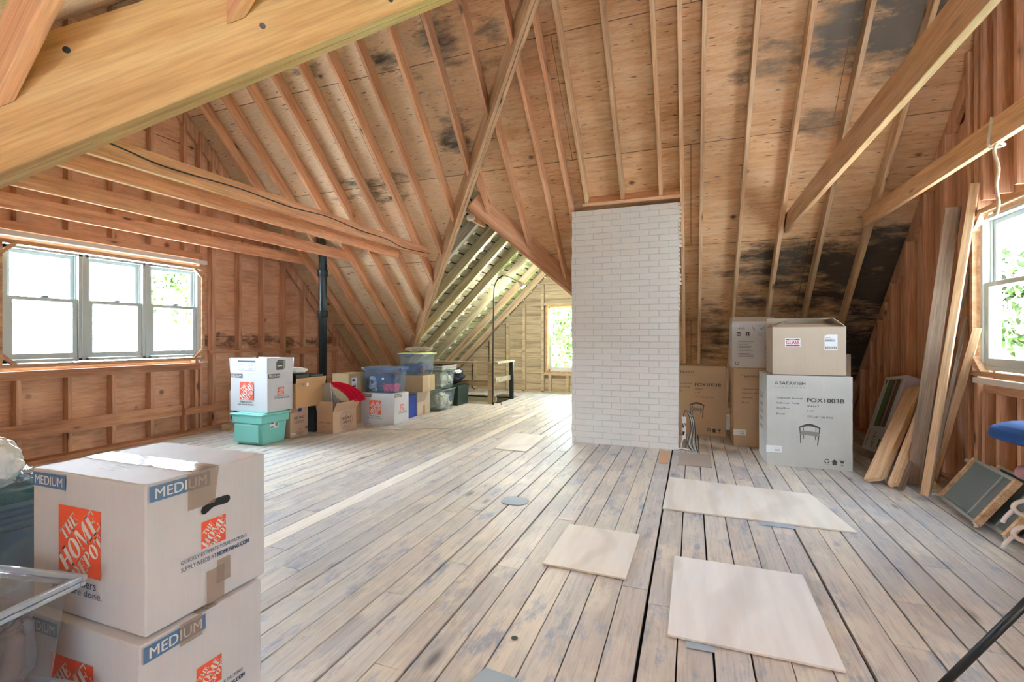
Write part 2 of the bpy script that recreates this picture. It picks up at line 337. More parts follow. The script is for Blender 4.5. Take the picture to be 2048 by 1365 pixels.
# ------------------------------------------------------------------ setting: ceilings (roof sheathing)
def slope_sheet(name, poly_xy, origin, ex, ey, mat):
    """poly in plan; origin on the plane; ex, ey local axes; returns a thin slab with its own frame"""
    ex = Vector(ex).normalized(); ey = Vector(ey).normalized(); ez = ex.cross(ey); T = Matrix.Translation(origin) @ Matrix((ex, ey, ez)).transposed().to_4x4()
    I = T.inverted(); pts = []
    for x, y in poly_xy:
        d = Vector((x, y, 0)) - Vector(origin); d.z = 0
        t = -(d.x * ez.x + d.y * ez.y) / ez.z   # height so the point lies on the plane
        pts.append(I @ (Vector(origin) + Vector((d.x, d.y, t))))
    m = MB(); m.prism([(p.x, p.y, 0) for p in pts], (0, 0, .018 if ez.z > 0 else -.018)); o = m.build(name, mat); o.matrix_world = T
    return struct(o)
spots = [(0.45, 1.73, 0.18, 0.35, 0.55), (0.76, 1.76, 0.29, 0.23, 0.7), (1.2, 1.69, 0.28, 0.26, 1.1), (1.63, 1.71, 0.36, 0.3, 1.2), (1.03, 2.45, 0.59, 0.17, 0.55), (1.12, 4.03, 0.65, 0.33, 1.05), (1.95, 4.26, 0.6, 0.6, 1.2), (1.38, 4.6, 0.39, 0.34, 0.8), (0.73, 4.58, 0.22, 0.34, 0.6), (0.26, 5.13, 0.27, 0.68, 0.6), (2.0, 5.5, 0.6, 0.7, .95), (1.02, 5.52, 0.66, 0.62, 0.7), (-3.0, 1.07, 0.25, 0.14, 0.6), (-2.32, 1.09, 0.22, 0.29, 0.75), (-2.51, 1.99, 0.24, 0.24, 0.75), (-3.85, 2.47, 0.67, 0.24, 0.6), (-2.47, 1.33, 0.45, 0.19, 0.5), (-4.09, 1.08, 0.33, 0.15, 0.4), (-4.84, 2.14, 0.42, 0.2, 0.35), (-1.77, 1.11, 0.19, 0.24, 0.6), (0.6, 2.17, 0.18, 0.17, 0.4), (1.51, 2.26, 0.23, 0.23, 0.35)]
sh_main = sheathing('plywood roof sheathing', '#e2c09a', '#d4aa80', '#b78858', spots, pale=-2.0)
sh_dorm = sheathing('pale plywood sheathing', '#e2c49f', '#d4b088', '#bb9064')
ZB = 8.23
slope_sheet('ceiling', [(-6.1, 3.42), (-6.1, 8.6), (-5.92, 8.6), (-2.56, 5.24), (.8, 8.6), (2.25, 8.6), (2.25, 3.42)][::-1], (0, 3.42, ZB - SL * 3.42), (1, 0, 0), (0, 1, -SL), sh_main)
zr = ZB - SL * 3.42
slope_sheet('ceiling', [(-6.1, 3.42), (.88, 3.42), (.88, 3.172), (-3.9, -1.608), (-6.1, -1.608)], (0, 3.42, zr), (-1, 0, 0), (0, -1, -SL), sh_dorm)
slope_sheet('ceiling', [(.88, 3.42), (2.25, 3.42), (2.25, 1.802), (.88, 3.172)], (0, 3.42, zr), (-1, 0, 0), (0, -1, -SL), sh_dorm)
DZ = 4.635   # dormer ridge sheathing height at x=.88
slope_sheet('ceiling', [(.88, 3.172), (.88, -2.45), (-3.95, -2.45), (-3.95, -1.658)], (.88, 0, DZ), (0, 1, 0), (-1, 0, -SL), sh_dorm)
slope_sheet('ceiling', [(.88, 3.172), (2.25, 1.802), (2.25, -2.45), (.88, -2.45)], (.88, 0, DZ), (0, -1, 0), (1, 0, -SL), sh_dorm)

# wing roof: skip boards with gaps, pale chips painted as lit spots at the gaps
def wing_slope(side):
    m = MB(); r = random.Random(5); n = Vector((-side * SL, 0, -1)).normalized()  # inward normal is roughly down
    zt = 2.95 + .175; L = 3.25 if side < 0 else 3.0; s = 0; t = Vector((side, 0, -SL)).normalized(); o = Vector((-2.56, 0, zt)); up = Vector((side * SL, 0, 1)).normalized()
    k = 0
    while s < L * 1.36:
        w = .165; a = o + t * s; b = o + t * (s + w)
        ya = 5.24 + abs(a.x + 2.56) + .03; yb = 5.24 + abs(b.x + 2.56) + .03
        m.prism([(a.x, ya, a.z), (a.x, 10.45, a.z), (b.x, 10.45, b.z), (b.x, yb, b.z)], up * .02, 0)
        if side < 0:
            for y in (5.78, 6.36, 6.94, 7.52, 8.2, 8.95, 9.65):
                if y > yb + .1 and r.random() < .8:
                    c = b + t * .012; yy = y - .06; dl = r.uniform(.05, .08); q = t * r.uniform(.022, .032)
                    m.prism([(c.x - q.x, yy, c.z - q.z - .004), (c.x - q.x, yy + dl, c.z - q.z - .004), (c.x + q.x, yy + dl, c.z + q.z - .004), (c.x + q.x, yy, c.z + q.z - .004)], up * -.012, 1)
        s += w + .025; k += 1
    a = o + up * .03; b = o + t * (L * 1.4) + up * .03
    m.prism([(a.x, 5.2, a.z), (a.x, 10.45, a.z), (b.x, 10.45, b.z), (b.x, 5.2 + abs(b.x + 2.56), b.z)], up * .01, 2)
    return struct(m.build('ceiling_wing', [oldsh, M['whitep'], M['dark']]))
oldsh = wood('old mossy roof boards', '#a9a288', '#8b866d', '#666150', axis=1, island=True, world=True, knots=.2, var=.2)
wing_slope(-1); wing_slope(1)

# ------------------------------------------------------------------ rafters, valleys, ties
UPB = (0, SL, 1)
zb = lambda y: 8.03 - SL * y
LV = ((0, 2.68, 0), (1, 1, 0)); RV = ((0, 7.8, 0), (-1, 1, 0))
def rafter(x, y0, y1, label, group, mat, cut0=None, cut1=None, dx=0, h=.14):
    o = bar('rafter', (x, y0, zb(y0)), (x + dx, y1, zb(y1)), .038, h, M[mat], None, UPB, cut0, cut1)
    return tag(o, label, 'rafter', group)
ORD = ['first', 'second', 'third', 'fourth', 'fifth', 'sixth', 'seventh', 'eighth', 'ninth', 'tenth', 'eleventh', 'twelfth']
GL = 'roof rafters left of the long valley beam'; GR = 'roof rafters right of the long valley beam'
V1 = ((0, 2.68 - .06, 0), (1, 1, 0))
for i, (x0, x1) in enumerate(((-5.555, -5.57), (-5.16, -5.175), (-4.72, -4.715), (-4.32, -4.325), (-3.925, -3.935), (-3.52, -3.53), (-3.125, -3.2), (-2.71, -2.83), (-2.31, -2.42), (-1.93, -2.0))):
    ye = 2.62 - x1
    full = ye > 7.9; d = (x1 - x0)
    rafter(x0, 3.45, 8.1 if full else ye, ('orange pine rafter on the window side, %s free one from the left gable wall' if i < 6 else 'orange pine rafter dying into the long valley beam, %s from the left gable wall') % ORD[i], GL, 'rafter', None, None if full else ((0, 2.62, 0), (1, 1, 0)), d)
rafter(-1.56, 3.45, 4.2, 'short orange rafter dying into the valley beam at the top edge of the photo', GL, 'rafter', None, ((0, 2.62, 0), (1, 1, 0)))
for i, x in enumerate((-2.33, -1.93, -1.56)):
    rafter(x, 2.74 - x, x + 7.74, 'orange jack rafter between the two valley beams, %s from their meeting point' % ORD[i], GR, 'rafter', ((0, 2.74, 0), (1, 1, 0)), ((0, 7.74, 0), (-1, 1, 0)))
rafter(-1.31, 4.05, 6.43, 'pine rafter running down past the left side of the white chimney', GR, 'rafter', ((0, 2.74, 0), (1, 1, 0)), ((0, 7.74, 0), (-1, 1, 0)))
for x, w_ in ((-1.11, 'left corner'), (-.71, 'middle'), (-.305, 'right part')):
    rafter(x, 3.84 if x < -1 else 3.45, 5.40, 'tan rafter ending on the header above the %s of the white chimney' % w_, GR, 'rafter_tan', None, None)
for x, t_ in ((-.09, 'tan rafter running along the right edge of the white chimney'), (.105, 'narrow tan rafter, first clear of the chimney on its right'), (.505, 'tan rafter coming down behind the left end of the open white box'),
              (.9, 'tan rafter that the upper right tie joist is nailed to'), (1.3, 'tan rafter passing behind the upper right tie joist'), (1.707, 'tan rafter that the lower right tie joist is nailed to')):
    rafter(x, 3.45, 8.12, t_, GR, 'rafter_tan')
# header over the chimney
u = Vector(UPB).normalized()
o = bar('roof_header', (-1.16, 5.42, zb(5.42)), (-.11, 5.42, zb(5.42)), .04, .14, M['rafter'], None, UPB); tag(o, 'orange header board spanning between rafters above the white chimney', 'beam')
# valleys: two plies each
def valley(name, p0, p1, off, label, mat, side):
    root = empty(name, p0, label, 'beam'); bpy.context.view_layer.update()
    t = (Vector(p1) - Vector(p0)).normalized(); a = Vector((0, 0, 1)).cross(t).normalized()
    for k in (-.5, .5):
        q = a * (k * .042); o = bar('ply', Vector(p0) + q, Vector(p1) + q, .038, .235, M[mat], root, (0, 0, 1))
    return root
zv = lambda y: zb(y) - .07
valley('valley_beam', (-.72, 3.40, zv(3.40)), (-5.35, 8.03, zv(8.03)), 0, 'long doubled valley beam running diagonally from top centre down to the clear bins', 'rafter_tan', 0)
valley('valley_beam', (-2.53, 5.27, zv(5.27)), (.15, 7.95, zv(7.95)), 0, 'shorter valley beam from the apex down behind the white chimney', 'rafter', 0)
# big beam over the camera: two plies
zl = lambda x, y: 2.16 + .49 * (x + y)
root = empty('ridge_valley_beam', (-2.92, -.4, zl(-2.92, -.4)), 'huge pale yellow two-ply beam crossing the upper left corner', 'beam'); bpy.context.view_layer.update()
for k in (0, 1):
    c = -2.52 - .0315 - k * .063
    a0 = (c - .4, -.4); a1 = (c + 3.35, 3.35)
    bar('ply', (a0[0], a0[1], zl(*a0)), (a1[0], a1[1], zl(*a1)), .0435, .286, M['lvl'], root, (0, 0, 1))
for x_, y_, z_ in ((-1.677, .843, 2.027), (-1.324, 1.196, 2.231), (-1.03, 1.49, 2.44)):
    m = MB(); d_ = Vector((1, -1, 0)).normalized(); c_ = Vector((x_, y_, z_)); m.tube([c_ - d_ * .004, c_ + d_ * .0015], .0095, 14); o = m.build('bolt_hole', M['black'], None); o.parent = root; o.matrix_parent_inverse = root.matrix_world.inverted()
# dormer jack rafters, ends butting on the big beam
for y, l in ((.37, 'jack rafter above the camera, just outside the upper left corner'), (.745, 'orange jack rafter filling the upper left corner above the big beam'), (1.14, 'short weathered rafter end butting on the near face of the big beam')):
    x0 = y - 2.5; z0 = lambda x: DZ - .2 - SL * (.88 - x)
    o = bar('jack_rafter', (x0, y, z0(x0)), (.86, y, z0(.86)), .038, .14, M['rafter'], None, (-SL, 0, 1), ((-2.517, 0, 0), (1, -1, 0)), None)
    tag(o, l, 'rafter', 'jack rafters of the dormer roof')
for i, (x, y1, h, y0, l) in enumerate(((-3.47, 5.87, .14, 1.15, 'uppermost left ceiling tie, with a dark cable stapled along it'), (-3.90, 5.82, .14, 1.1, 'left ceiling tie just behind the one carrying the cable'),
            (-4.72, 5.80, .14, 1.1, 'left ceiling tie crossing in front of the top of the black pipe'), (-5.60, 5.80, .14, 1.1, 'left ceiling tie nearest the triple window'))):
    tag(bar('ceiling_tie', (x, y0, 2.335), (x, y1, 2.335), .038, h, M['tie']), l, 'beam', 'ceiling ties on the left')
tag(bar('ceiling_tie', (.955, -.9, 2.33), (.955, 5.86, 2.33), .038, .184, M['tie_tan']), 'long ceiling tie slanting from the upper right corner to the middle right rafters', 'beam', 'ceiling ties on the right')
tag(bar('ceiling_tie', (1.665, -.9, 2.33), (1.665, 5.86, 2.33), .038, .15, M['tie_tan']), 'lower right ceiling tie with a rope knotted round it', 'beam', 'ceiling ties on the right')
# wing rafters
for i, (y, w, mat) in enumerate(((6.03, .09, 'oldwhite'), (6.63, .075, 'old'), (7.2, .075, 'old'), (7.82, .075, 'old'), (8.5, .075, 'old'), (9.3, .07, 'oldtan'), (10.0, .06, 'oldtan'))):
    if mat == 'oldwhite' and 'oldwhite' not in M: M['oldwhite'] = wood('flaking whitewashed wood', '#c6c3b4', '#a5a191', '#7a7566', knots=.1, rough=.8)
    if mat == 'oldtan' and 'oldtan' not in M: M['oldtan'] = wood('old tan wood', '#cdb79b', '#bba486', '#9c8767', knots=.1)
    zz = lambda x: 2.95 - SL * (-2.56 - x)
    tag(bar('old_rafter', (-2.60, y, zz(-2.60)), (-5.45, y, zz(-5.45)), w, .135, M[mat], None, (-SL, 0, 1), None, ((0, 2.78, 0), (1, 1, 0)) if y < 8.1 else None), 'old grey rafter of the far wing roof, %s one back from the opening' % ORD[i], 'rafter', 'old rafters of the far wing')
for i, y in enumerate((8.5, 9.3, 10.0)):
    zz = lambda x: 2.95 - SL * (x + 2.56)
    tag(bar('old_rafter', (-2.52, y, zz(-2.52)), (.2, y, zz(.2)), .05, .135, M['old'], None, (SL, 0, 1)), 'old rafter on the hidden right side of the far wing roof, %s one back' % ORD[i], 'rafter', 'old rafters of the far wing')

# ------------------------------------------------------------------ gable walls
def gable(name, xin, dirx, top, ycuts, win, mat, t=.016):
    """sheathing as strips; win=(y0,y1,z0,z1) opening"""
    m = MB(); x0, x1 = (xin, xin + dirx * t) if dirx > 0 else (xin + dirx * t, xin)
    ys = sorted(set(ycuts + ([win[0], win[1]] if win else [])))
    for a, b in zip(ys[:-1], ys[1:]):
        za, zbb = top(a), top(b)
        if win and a >= win[0] - 1e-6 and b <= win[1] + 1e-6:
            m.prism([(x0, a, -.03), (x0, b, -.03), (x0, b, win[2]), (x0, a, win[2])], (x1 - x0, 0, 0))
            m.prism([(x0, a, win[3]), (x0, b, win[3]), (x0, b, zbb), (x0, a, za)], (x1 - x0, 0, 0))
        else: m.prism([(x0, a, -.03), (x0, b, -.03), (x0, b, zbb), (x0, a, za)], (x1 - x0, 0, 0))
    return struct(m.build(name, mat))
wall_ply = sheathing('reddish wall sheathing', '#cf9268', '#b97c53', '#94603f')
def yz_frame(nm, light, mid, dark):
    # sheathing on walls: grain runs along world Y, seams each 1.22 m up
    m, nt, b = new(nm); pos = N(nt, 'ShaderNodeNewGeometry').outputs['Position']; sp = N(nt, 'ShaderNodeSeparateXYZ'); nt.links.new(pos, sp.inputs[0])
    g0 = noise_(nt, mapping(nt, pos, (1, .8, 2.5)), 2.2, 4, .65); g1 = noise_(nt, mapping(nt, pos, (1, 1.2, 16)), 2.0, 4, .65); g2 = noise_(nt, mapping(nt, pos, (1, 4, 60)), 2.0, 2)
    c = ramp(nt, math_(nt, 'ADD', math_(nt, 'MULTIPLY', g0, .5), math_(nt, 'MULTIPLY', g1, .5)), (.34, lin(dark)), (.5, lin(mid)), (.66, lin(light)))
    c = mixc(nt, .5, c, ramp(nt, g2, (.3, G(.6)), (.55, G(1))), 'MULTIPLY')
    vo = N(nt, 'ShaderNodeTexVoronoi'); vo.inputs['Scale'].default_value = 2.6; nt.links.new(pos, vo.inputs['Vector'])
    c = mixc(nt, ramp(nt, vo.outputs['Distance'], (.06, G(.8)), (.1, G(.3)), (.12, G(0))), c, lin('#4a2415'))
    wet = noise_(nt, mapping(nt, pos, (1, 3, 6)), 1.4, 5, .7)
    band = math_(nt, 'SUBTRACT', 1.0, math_(nt, 'MULTIPLY', math_(nt, 'ABSOLUTE', math_(nt, 'SUBTRACT', sp.outputs[2], 1.15)), 3.2), True)
    c = mixc(nt, ramp(nt, math_(nt, 'MULTIPLY', wet, band), (.35, G(0)), (.5, G(.75))), c, lin('#3b2118'))
    e = math_(nt, 'ABSOLUTE', math_(nt, 'SUBTRACT', math_(nt, 'FRACT', math_(nt, 'DIVIDE', sp.outputs[2], 1.22)), .5))
    c = mixc(nt, math_(nt, 'MULTIPLY', math_(nt, 'GREATER_THAN', e, .496), .8), c, lin('#2a160c'))
    nt.links.new(c, b.inputs['Base Color']); b.inputs['Roughness'].default_value = .7; b.inputs['Specular IOR Level'].default_value = .2
    return m
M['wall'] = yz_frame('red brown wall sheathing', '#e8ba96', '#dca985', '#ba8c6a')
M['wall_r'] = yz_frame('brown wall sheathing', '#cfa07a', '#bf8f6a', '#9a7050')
topL = lambda y: (ZB - SL * y) if y > 3.42 else (ZB - SL * 3.42 - SL * (3.42 - y))
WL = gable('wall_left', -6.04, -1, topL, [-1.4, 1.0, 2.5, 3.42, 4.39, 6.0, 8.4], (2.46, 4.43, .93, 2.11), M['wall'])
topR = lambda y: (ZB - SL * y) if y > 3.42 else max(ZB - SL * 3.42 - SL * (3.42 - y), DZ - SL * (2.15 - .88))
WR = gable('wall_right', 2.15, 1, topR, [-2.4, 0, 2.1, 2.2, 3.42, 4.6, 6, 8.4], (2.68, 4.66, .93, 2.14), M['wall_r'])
def stud(wall, y, z0, z1, xa, xb, w=.038, mat='stud', name='stud'):
    m = MB(); m.box(xa, y - w / 2, z0, xb, y + w / 2, z1); return m.build(name, M[mat], wall)
gl = lambda y: zb(y) if y > 3.42 else zb(3.42) - SL * (3.42 - y)
for y in (1.42, 1.82, 2.22, 2.62, 3.02, 3.42, 3.82, 4.22): stud(WL, y, 2.25, gl(y) + .17, -6.035, -5.945)
for y in (1.42, 1.82, 2.22, 2.62, 3.02, 3.42, 3.82, 4.22): stud(WL, y, .04, .80 if y > 2.3 else 2.25, -6.035, -5.945)
for y, w in ((4.42, .038), (4.60, .05), (5.0, .038), (5.39, .038), (5.79, .038), (6.2, .038), (6.6, .038), (6.97, .038)): stud(WL, y, .04, gl(y) + (.14 if y > 5.3 else .17), -6.035, -5.945, w)
stud(WL, 4.36, .04, .92, -6.035, -5.945)
def gable_rafter(wall, x, mat):
    m = MB(); m.member((x, 3.45, zb(3.45)), (x, 8.15, zb(8.15)), .036, .138, UPB); m.build('gable_rafter', M[mat], wall)
gable_rafter(WL, -6.0, 'stud'); gable_rafter(WR, 2.11, 'stud')
m = MB(); m.box(-5.945, .8, 0, -5.80, 4.3, .04); m.build('sole_plate', M['board_h'], WL)
m = MB(); m.box(-6.03, 4.3, 0, -5.93, 8.0, .04); m.build('sole_plate', M['board_h'], WL)
def brace(y0, y1, z0, z1, z0b, z1b, x0=-5.943, x1=-5.925, wall=None, mat='board_h'):
    m = MB(); m.add([(x0, y0, z0), (x1, y0, z0), (x1, y1, z0b), (x0, y1, z0b), (x0, y0, z1), (x1, y0, z1), (x1, y1, z1b), (x0, y1, z1b)], [(3, 2, 1, 0), (4, 5, 6, 7), (0, 1, 5, 4), (1, 2, 6, 5), (2, 3, 7, 6), (3, 0, 4, 7)]); return m.build('brace_board', M[mat], wall or WL)
brace(1.2, 4.155, .24, .375, .24, .375); brace(4.20, 4.78, .235, .32, .235, .33)
brace(4.5, 6.5, 1.0, 1.035, 1.0, 1.035, -5.943, -5.90); brace(5.9, 6.95, .95, 1.06, .95, 1.06, -5.943, -5.925); brace(4.8, 5.6, 1.05, 1.06, 1.05, 1.06, -5.943, -5.88)
m = MB(); m.box(-6.03, 1.3, .80, -5.93, 4.40, .885); m.build('window_rough_sill', M['board_h'], WL)
m = MB(); m.box(-6.03, 1.3, 2.22, -5.94, 4.44, 2.30); m.build('window_header', M['board_h'], WL)
# right wall studs
for y in (.6, 1.0, 1.4, 1.8, 2.2, 2.62, 3.02, 3.42, 3.82, 4.22, 4.45, 4.62):
    stud(WR, y, 2.24, min(gl(y) + .17, topR(y) - .02), 2.05, 2.145)
for y in (.6, 1.0, 1.4, 1.8, 2.2, 2.66, 3.02, 3.42, 3.82, 4.18, 4.42, 4.60): stud(WR, y, .04, .80 if y > 2.3 else 2.2, 2.05, 2.145)
for y, w in ((4.70, .045), (4.83, .038), (5.2, .038), (5.24, .036), (5.60, .038), (5.99, .038), (6.03, .036), (6.38, .038), (6.57, .03), (6.77, .038), (7.03, .038), (7.4, .038)):
    stud(WR, y, .03 if y > 4.9 else 0, gl(y) + (.17 if y < 5 else .02), 2.05, 2.145, w)
# extra boards between the studs on the right wall
for y, z1 in ((5.02, 3.0), (5.42, 2.7), (5.8, 2.3), (6.2, 1.9), (6.58, 1.5)):
    m = MB(); m.box(2.125, y - .13, 0, 2.143, y + .13, z1); m.build('filler_board', M['stud'], WR)
m = MB(); m.box(2.05, 1.9, .80, 2.14, 4.60, .885); m.build('window_rough_sill', M['board_h'], WR)
m = MB(); m.box(2.04, 3.0, 0, 2.145, 8.0, .035); m.build('sole_plate', M['board_h'], WR)
# dormer wall behind the camera with a wide window opening
m = MB()
for a, b, z0, z1 in ((-3.95, -1.35, -.03, None), (2.1, 2.2, -.03, None), (-1.35, .2, -.03, None), (1.6, 2.1, -.03, None), (.2, 1.6, -.03, 1.0), (.2, 1.6, 2.1, None)):
    f = lambda x: DZ - SL * abs(x - .88)
    xs = sorted(set([a, b] + ([.88] if a < .88 < b else [])))
    for p, q in zip(xs[:-1], xs[1:]): m.prism([(p, -2.42, z0), (q, -2.42, z0), (q, -2.42, z1 if z1 else max(f(q), z0)), (p, -2.42, z1 if z1 else max(f(p), z0 + .01))], (0, -.02, 0))
struct(m.build('wall_front', M['wall']))
# wing far wall of old clapboards
WW = -2.56; wtop = lambda x: 3.13 - SL * abs(x - WW)
m = MB(); r = random.Random(8); z = -.02
while z < 3.1:
    h = r.choice((.18, .2, .22, .16)); xl = WW - (3.13 - z) / SL; xr = WW + (3.13 - z) / SL; zt = min(z + h - .006, 3.1); xl2 = WW - (3.13 - zt) / SL; xr2 = WW + (3.13 - zt) / SL
    spans = [(xl, xr, xl2, xr2)]
    if zt > .47 and z < 1.9: spans = [(xl, -3.0, xl2, -3.0), (-1.13, xr, -1.13, xr2)] if zt < 1.68 or True else spans
    for a, b, c, d in spans: m.prism([(a, 10.4, z), (b, 10.4, z), (d, 10.4, zt), (c, 10.4, zt)], (0, .02, 0))
    z += h
FW = struct(m.build('wall_back', M['oldwall'])); m = MB()
m.prism([(-5.8, 10.425, -.05), (-3.0, 10.425, -.05), (-3.0, 10.425, 2.65), (-5.8, 10.425, -.05 + .02)], (0, .01, 0)); m.prism([(-2.08, 10.425, -.05), (.7, 10.425, -.05), (.7, 10.425, 0), (-2.08, 10.425, 2.65)], (0, .01, 0)); m.box(-3.0, 10.425, -.05, -2.08, 10.435, .47); m.prism([(-3.0, 10.425, 1.9), (-2.08, 10.425, 1.9), (-2.08, 10.425, 2.65), (WW, 10.425, 3.1), (-3.0, 10.425, 2.65)], (0, .01, 0)); m.build('dark_backing', M['dark'], FW)
for x in (-4.79, -4.37, -3.96, -3.56, -3.115, -2.0, -1.55, -1.1):
    z1 = wtop(x) - (.19 if x != -4.79 else .25); m = MB(); m.box(x - .03, 10.30, .0, x + .03, 10.4, z1); m.build('stud', M['oldwall'], FW)
for x in (-2.95, -2.55, -2.15): m = MB(); m.box(x - .03, 10.31, 0, x + .03, 10.4, .38); m.build('stud', M['oldwall'], FW)
m = MB(); m.box(-3.08, 10.29, .38, -2.0, 10.4, .44); m.build('window_rough_sill', M['oldwall'], FW)
m = MB(); m.box(-3.08, 10.31, 1.93, -2.0, 10.4, 1.99); m.build('window_header', M['oldwall'], FW)
m = MB(); m.box(-5.3, 10.3, -.0, .3, 10.38, .02); m.build('sole_plate', M['oldwall'], FW)
# outer closure under the eaves of the main roof beside the wing
m = MB(); m.box(-6.06, 8.30, -.05, -5.5, 8.32, .1); m.box(.45, 8.30, -.05, 2.2, 8.32, .12); struct(m.build('wall_eaves', M['wall_r']))

# ------------------------------------------------------------------ windows
def sash_window(name, along, fixed, a0, a1, z0, z1, out, roll=True):
    """double hung; along 'y' or 'x'; fixed coordinate of inner face; out = direction (+1/-1) to outdoors"""
    def bx(m, a, b, c, d, f0, f1, mi=0):
        p, q = sorted((fixed + out * f0, fixed + out * f1))
        if along == 'y': m.box(p, a, c, q, b, d, mi)
        else: m.box(a, p, c, b, q, d, mi)
    m = MB(); j = .028
    bx(m, a0, a0 + j, z0, z1, 0, .11); bx(m, a1 - j, a1, z0, z1, 0, .11); bx(m, a0, a1, z0, z0 + .03, 0, .11); bx(m, a0, a1, z1 - .025, z1, 0, .11)
    bx(m, a0 + j, a0 + j + .012, z0 + .03, z1, .045, .055); bx(m, a1 - j - .012, a1 - j, z0 + .03, z1, .045, .055)
    root = struct(m.build(name, M['white']))
    zm = (z0 + z1) / 2 + .06; s = .042
    def sash(nm, c, d, f0, f1, bot):
        m = MB(); a, b = a0 + j + .004, a1 - j - .004
        bx(m, a, a + s, c, d, f0, f1); bx(m, b - s, b, c, d, f0, f1); bx(m, a + s, b - s, c, c + bot, f0, f1); bx(m, a + s, b - s, d - s * .8, d, f0, f1)
        o = m.build(nm, M['white'], root); g = MB(); fm = (f0 + f1) / 2; bx(g, a + s, b - s, c + bot, d - s * .8, fm - .001, fm + .001); g.build('glass_pane', M['glass'], o)
        return o
    sash('upper_sash', zm - .02, z1 - .027, .06, .09, .035)
    lo = sash('lower_sash', z0 + .032, zm + .02, .015, .045, .055)
    m = MB(); c = (a0 + a1) / 2; bx(m, c - .03, c + .03, zm + .02, zm + .032, -.005, .03); bx(m, c - .012, c + .03, zm + .032, zm + .04, 0, .015); m.build('sash_lock', M['steel'], lo)
    return root
for i, (a, b) in enumerate(((2.50, 3.115), (3.145, 3.735), (3.765, 4.385))): sash_window('window_%d' % (i + 1), 'y', -5.935, a, b, .965, 2.075, -1)
m = MB(); m.box(-6.05, 3.115, .965, -5.925, 3.145, 2.075); m.box(-6.05, 3.735, .965, -5.925, 3.765, 2.075); struct(m.build('trim_1', M['white']))
for i, (a, b) in enumerate(((4.02, 4.615), (3.39, 3.99), (2.76, 3.36))): sash_window('window_%d' % (i + 4), 'y', 2.04, a, b, .965, 2.10, 1)
m = MB(); m.box(2.03, 3.99, .965, 2.15, 4.02, 2.1); m.box(2.03, 3.36, .965, 2.15, 3.39, 2.1); struct(m.build('trim_2', M['white']))
sash_window('window_7', 'x', 10.36, -2.99, -2.09, .47, 1.90, 1); sash_window('window_8', 'x', 10.36, -2.05, -1.15, .47, 1.70, 1)  # second wing window is added, unseen behind the chimney, to brighten the wing
# casings
def casing(name, x0, x1, ya, yb, z0, z1, w, strip=None, mat='casing'):
    m = MB(); m.box(x0, ya - w, z1, x1, yb + w, z1 + w); m.box(x0, ya - w, z0 - w, x1, yb + w, z0); m.box(x0, ya - w, z0, x1, ya, z1); m.box(x0, yb, z0, x1, yb + w, z1)
    root = struct(m.build(name, M[mat])); d = .11; xa, xb = sorted((x0, x1)); t = .02
    for ys, sy in ((ya, 1), (yb, -1)):
        for zs, sz in ((z0, 1), (z1, -1)):
            b = MB(); b.prism([(xa, ys, zs + sz * d), (xa, ys + sy * d, zs), (xa, ys + sy * (d - .04), zs), (xa, ys, zs + sz * (d - .04))], (xb - xa, 0, 0)); b.build('corner_brace', M[mat], root)
    return root
casing('trim_3', -5.945, -5.90, 2.485, 4.40, .955, 2.085, .035)
m = MB(); m.box(-5.97, 1.4, 2.155, -5.885, 4.46, 2.20); struct(m.build('trim_4', M['whitep']))
m = MB(); m.box(-6.0, 4.40, .885, -5.89, 4.47, .90); struct(m.build('trim_5', M['whitep']))
casing('trim_6', 2.0, 2.05, 2.74, 4.635, .955, 2.12, .035)
m = MB(); m.box(2.0, 2.6, .865, 2.06, 4.63, .905); struct(m.build('trim_7', M['whitep']))
casing('trim_8', 10.4, 10.4, 0, 0, 0, 0, .01) if False else None
m = MB()
for b in ((-3.03, .43, -2.99, 1.94), (-2.09, .43, -2.05, 1.94), (-2.99, .43, -2.09, .47), (-2.99, 1.90, -2.09, 1.94)): m.box(b[0], 10.28, b[1], b[2], 10.38, b[3])
struct(m.build('trim_8', M['casing']))

# ------------------------------------------------------------------ chimney
def chimney():
    m = MB(); x0, x1, y0, y1 = -1.292, -.127, 5.445, 6.05; r = random.Random(2)
    n = 40; top = lambda y: zb(y) + .2
    vs = []; zs = [2.66 * k / n for k in range(n + 1)]
    L = [(x0 + r.uniform(-.004, .004), z) for z in zs]; R = [(x1 + r.uniform(-.004, .004), z) for z in zs]
    for z, l, q in zip(zs, L, R): vs += [(l[0], y0, z), (q[0], y0, z), (q[0], y1, z), (l[0], y1, z)]
    fs = [(4 * i + k, 4 * i + (k + 1) % 4, 4 * i + 4 + (k + 1) % 4, 4 * i + 4 + k) for i in range(n) for k in range(4)] + [(3, 2, 1, 0), tuple(4 * n + k for k in range(4))]
    m.add(vs, fs); o = m.build('chimney', M['brick']); tag(o, 'white painted brick chimney standing in the middle of the attic', 'chimney'); return o
chimney()
# cracks/paint drips on the framing beside the chimney
m = MB(); r = random.Random(4)
for k in range(26):
    z = 1.5 + k * .045; x = -.125; w = r.uniform(.012, .04); m.prism([(x, 5.446, z), (x + w, 5.446, z + .006), (x + w * .8, 5.446, z + .03), (x, 5.446, z + .046)], (0, .006, 0))
o = m.build('paint_smear', M['whitep']); tag(o, 'ragged white paint smear along the right edge of the chimney', 'paint', kind='stuff')
